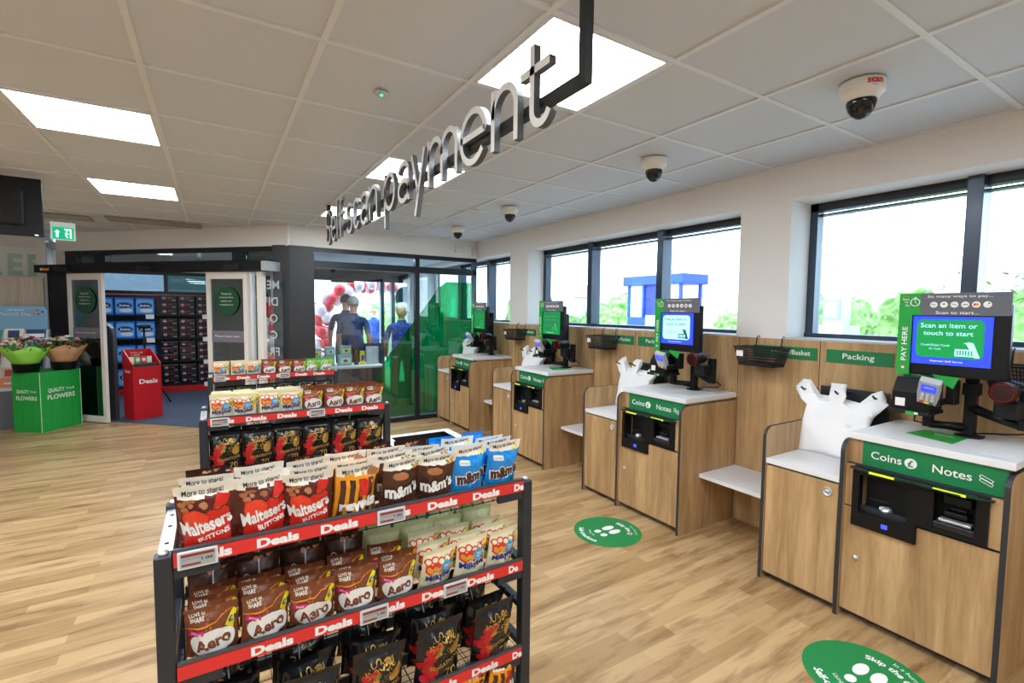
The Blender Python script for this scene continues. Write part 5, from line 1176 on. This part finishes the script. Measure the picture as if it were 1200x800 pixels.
person((3.28, 11.6, -.0), 40, 1.60, BLUEC, NAVYC, SKIN, 'balding person in blue suit standing outside beyond the doorway', M('hair_pale', 'b9a694', .8), 'bald', False)
w_ = person((2.47, 7.25, .008), 75, 1.63, M('cloth_royal', '24428f', .8), DARKC, SKD, 'person with fair hair under a pale grey cap, blue top, by the green film', M('hair_fair', 'c9a878', .8), 'long', True, ((.3, .1), (.3, .1)))
b = B(); k = 1.63/1.75
prof = [(.100, 0), (.102, .02), (.098, .06), (.08, .095), (.045, .115), (.001, .122)]
b.lathe([(r*k, z*k) for r, z in prof], (0, .006, 1.655*k), M('cap_grey', 'aab0b4', .8), 24); b.prism([(-.06, -.09), (.06, -.09), (.045, -.15), (0, -.165), (-.045, -.15)], lambda p, q: (p[0]*k, p[1]*k, q), 1.655*k, 1.665*k, M('cap_grey', 'aab0b4', .8)); tag(b.build('cap', w_))
# ============================================================ OUTSIDE
b = B(); b.box(3.7, 60, -40, 60, -.12, -.02, M('forecourt', 'b9b7b2', .8)); b.box(-40, 3.7, 11.2, 60, -.12, -.02, M('forecourt', 'b9b7b2', .8)); b.box(1.3, 3.7, 9.5, 11.2, -.12, -.02, M('forecourt', 'b9b7b2', .8)); struct(b.build('ground'))
t = thing('forecourt_canopy', 'white ribbed filling station canopy seen through the right window', 'canopy', (11, -2, 0))
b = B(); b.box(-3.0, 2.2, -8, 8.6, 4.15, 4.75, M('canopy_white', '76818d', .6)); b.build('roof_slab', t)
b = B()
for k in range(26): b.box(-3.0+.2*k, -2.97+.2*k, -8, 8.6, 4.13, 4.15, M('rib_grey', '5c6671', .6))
b.build('soffit_ribs', t)
for y in (6.12, -1.5):
    b = B(); b.box(-2.1, -1.8, y-.15, y+.15, -.02, 4.15, M('column_white', 'e3e9ee', .5), .01); c = b.build('column', t)
    b = B(); b.box(-2.14, -2.1, y-.13, y+.13, 1.45, 1.8, M('notice_blue', '8fa6c4', .5)); b.box(-2.16, -2.14, y-.09, y+.09, 1.5, 1.75, TOPW); b.build('notice', c)
    b = B(); b.box(-2.3, -2.1, y-.03, y+.03, 2.6, 2.63, LGREY); b.lathe([(.05, 0), (.06, .1), (.03, .14)], (-2.35, y, 2.5), LGREY, 12); b.build('speaker', c)
t = thing('fuel_pump', 'white and blue fuel pump beside the canopy column', 'pump', (10.0, 4.6, -.02)); b = B(); b.box(-.25, .25, -.35, .35, 0, 1.35, TOPW, .02); b.box(-.27, -.25, -.25, .25, .8, 1.2, M('pump_blue', '4a6fb0', .4)); b.build('body', t)
b = B(); b.tube([(-.2, .36, 1.2), (-.3, .5, .8), (-.25, .45, .3), (-.2, .37, .5)], .02, BLACK, 6); b.build('hose', t)
# blue kiosk
t = thing('blue_kiosk', 'bright blue kiosk with flat roof seen through the middle window', 'kiosk', (9.05, 7.88, -.02)); KB = M('kiosk_blue', '1f47b4', .5); KG = M('kiosk_glass', 'c5dcf5', .2)
b = B(); b.box(-.35, .35, -.8, .8, 0, 1.45, KB, .01); b.build('lower_walls', t)
b = B(); b.box(-.43, .43, -.9, .9, 2.2, 2.42, KB, .02); b.build('roof', t)
for x, y in ((-.33, -.77), (-.33, .77), (.33, -.77), (.33, .77), (-.33, -.3), (-.33, .3)): b = B(); b.box(x-.03, x+.03, y-.03, y+.03, 1.45, 2.2, KB); b.build('pillar', t)
b = B(); b.box(-.32, -.30, -.76, -.3, 1.45, 2.2, KG); b.box(-.32, -.30, -.3, .3, 1.45, 2.2, NAVY); b.box(-.32, -.30, .3, .76, 1.45, 2.2, KG); b.build('glazing', t)
b = B(); b.box(-.37, -.35, -.25, .2, 1.0, 1.5, M('kiosk_pale', '9db8ee', .4)); b.box(-.37, -.35, -.75, -.3, .1, .8, NAVY); b.box(-.37, -.35, .35, .75, .1, .8, NAVY); b.build('front_panel', t)
# houses
def house(x, y, lx, ly, hw, hr, label, wallc, roofc, rot=0):
    t = thing('house', label, 'building', (x, y, -.02), rot); b = B(); b.box(-lx/2, lx/2, -ly/2, ly/2, 0, hw, wallc); b.build('wall', t)
    b = B(); b.prism([(-lx/2-.3, hw), (lx/2+.3, hw), (0, hr)], lambda p, q: (p[0], q, p[1]), -ly/2-.3, ly/2+.3, roofc); b.build('roof', t)
    for s in range(3): b = B(); b.box(-lx/2-.03, -lx/2, -ly/2+ly*(s+.3)/3, -ly/2+ly*(s+.7)/3, hw*.4, hw*.8, KG); b.build('window', t)
HW = M('house_wall', 'e8e4dc', .8); HR = M('house_roof', 'b9bcc2', .8)
house(22, 6.2, 6, 8, 2.2, 3.6, 'low white building with pale roof beyond the forecourt, seen in the right window', HW, HR)
house(26, 24, 6, 9, 2.6, 4.4, 'white house with pale roof far behind the hedge, seen in the middle window', HW, M('house_roof_red', 'c49a86', .8))
house(6, 34, 9, 6, 3, 5, 'pale house far beyond the lobby doorway', HW, HR)
# car
t = thing('parked_car', 'pale silver parked car in front of the low white building', 'car', (15.5, 4.2, -.02), math.radians(80)); b = B()
b.prism([(-2.1, .3), (2.1, .3), (2.15, .65), (1.9, .85), (1.1, .95), (.55, 1.38), (-1.0, 1.42), (-1.7, 1.0), (-2.1, .9)], lambda p, q: (p[0], q, p[1]), -.82, .82, M('car_silver', 'c8ccd0', .25, .5)); b.build('body', t)
b = B(); b.prism([(.95, .96), (.5, 1.3), (-.9, 1.34), (-1.45, 1.0)], lambda p, q: (p[0], q, p[1]), -.83, .83, M('car_glass', '2a3036', .1)); b.build('windows', t)
for x, y in ((-1.35, -.8), (1.35, -.8), (-1.35, .8), (1.35, .8)): b = B(); b.lathe([(.2, -.1), (.32, -.09), (.32, .09), (.2, .1)], (x, y, .32), BLACK, 20, 'y'); b.lathe([(.001, -.105), (.18, -.1)], (x, y, .32), SILVER, 16, 'y'); b.build('wheel', t)
# hedges and bushes: leafy clumps
def bush(x, y, rx, ry, rz, label, seed):
    q = random.Random(seed); b = B(); 
    for k in range(int(10+10*rx)):
        a = q.uniform(0, 2*PI); r = math.sqrt(q.random()); b.ball((rx*r*math.cos(a), ry*r*math.sin(a), rz*q.uniform(.35, .85)*(1-.4*r)), rz*q.uniform(.18, .30), MAT['hedge_leaf'], 3, (1, 1, 1), .16, q.randrange(999))
    for k in range(1500):
        a = q.uniform(0, 2*PI); r = math.sqrt(q.random()); hz = rz*(.95-.45*r*r)*q.uniform(.15, 1.05); p = Vector((rx*1.1*r*math.cos(a), ry*1.1*r*math.sin(a), hz)); d = Vector((q.uniform(-1, 1), q.uniform(-1, 1), q.uniform(-.3, 1))).normalized(); e = d.cross(Vector((.3, .2, 1))).normalized(); L = q.uniform(.03, .07)
        b._add([p-d*L, p+e*L*.4, p+d*L, p-e*L*.4], [(0, 1, 2, 3)], MAT['hedge_leaf'])
    b.tube([(0, 0, 0), (0, 0, rz*.5)], .06, M('bark', '6b5540', .8), 8)
    tag(b.build('bush', None, (x, y, -.02)), label, 'bush')
bush(13.5, 6.6, 1.0, .8, 2.4, 'leafy green bush left of the canopy column in the right window', 1)
bush(9.8, 2.2, 1.2, 1.6, 2.35, 'large leafy bush at the right edge beyond the nearest terminal', 2)
bush(12.0, 12.2, 1.0, .9, 2.3, 'leafy bush left of the blue kiosk in the middle window', 3)
bush(14.8, 9.56, .7, .7, 2.1, 'leafy bush right of the blue kiosk in the middle window', 4)
bush(12, 17.5, 1.8, 1.4, 2.4, 'distant leafy bush in the left pane of the middle window', 5)
bush(6.5, 19, 1.6, 1.2, 2.2, 'pale leafy bush beyond the balloon arch', 6)
bush(5.4, 16, .9, .8, 2.0, 'small bush seen through the outer doorway', 8)
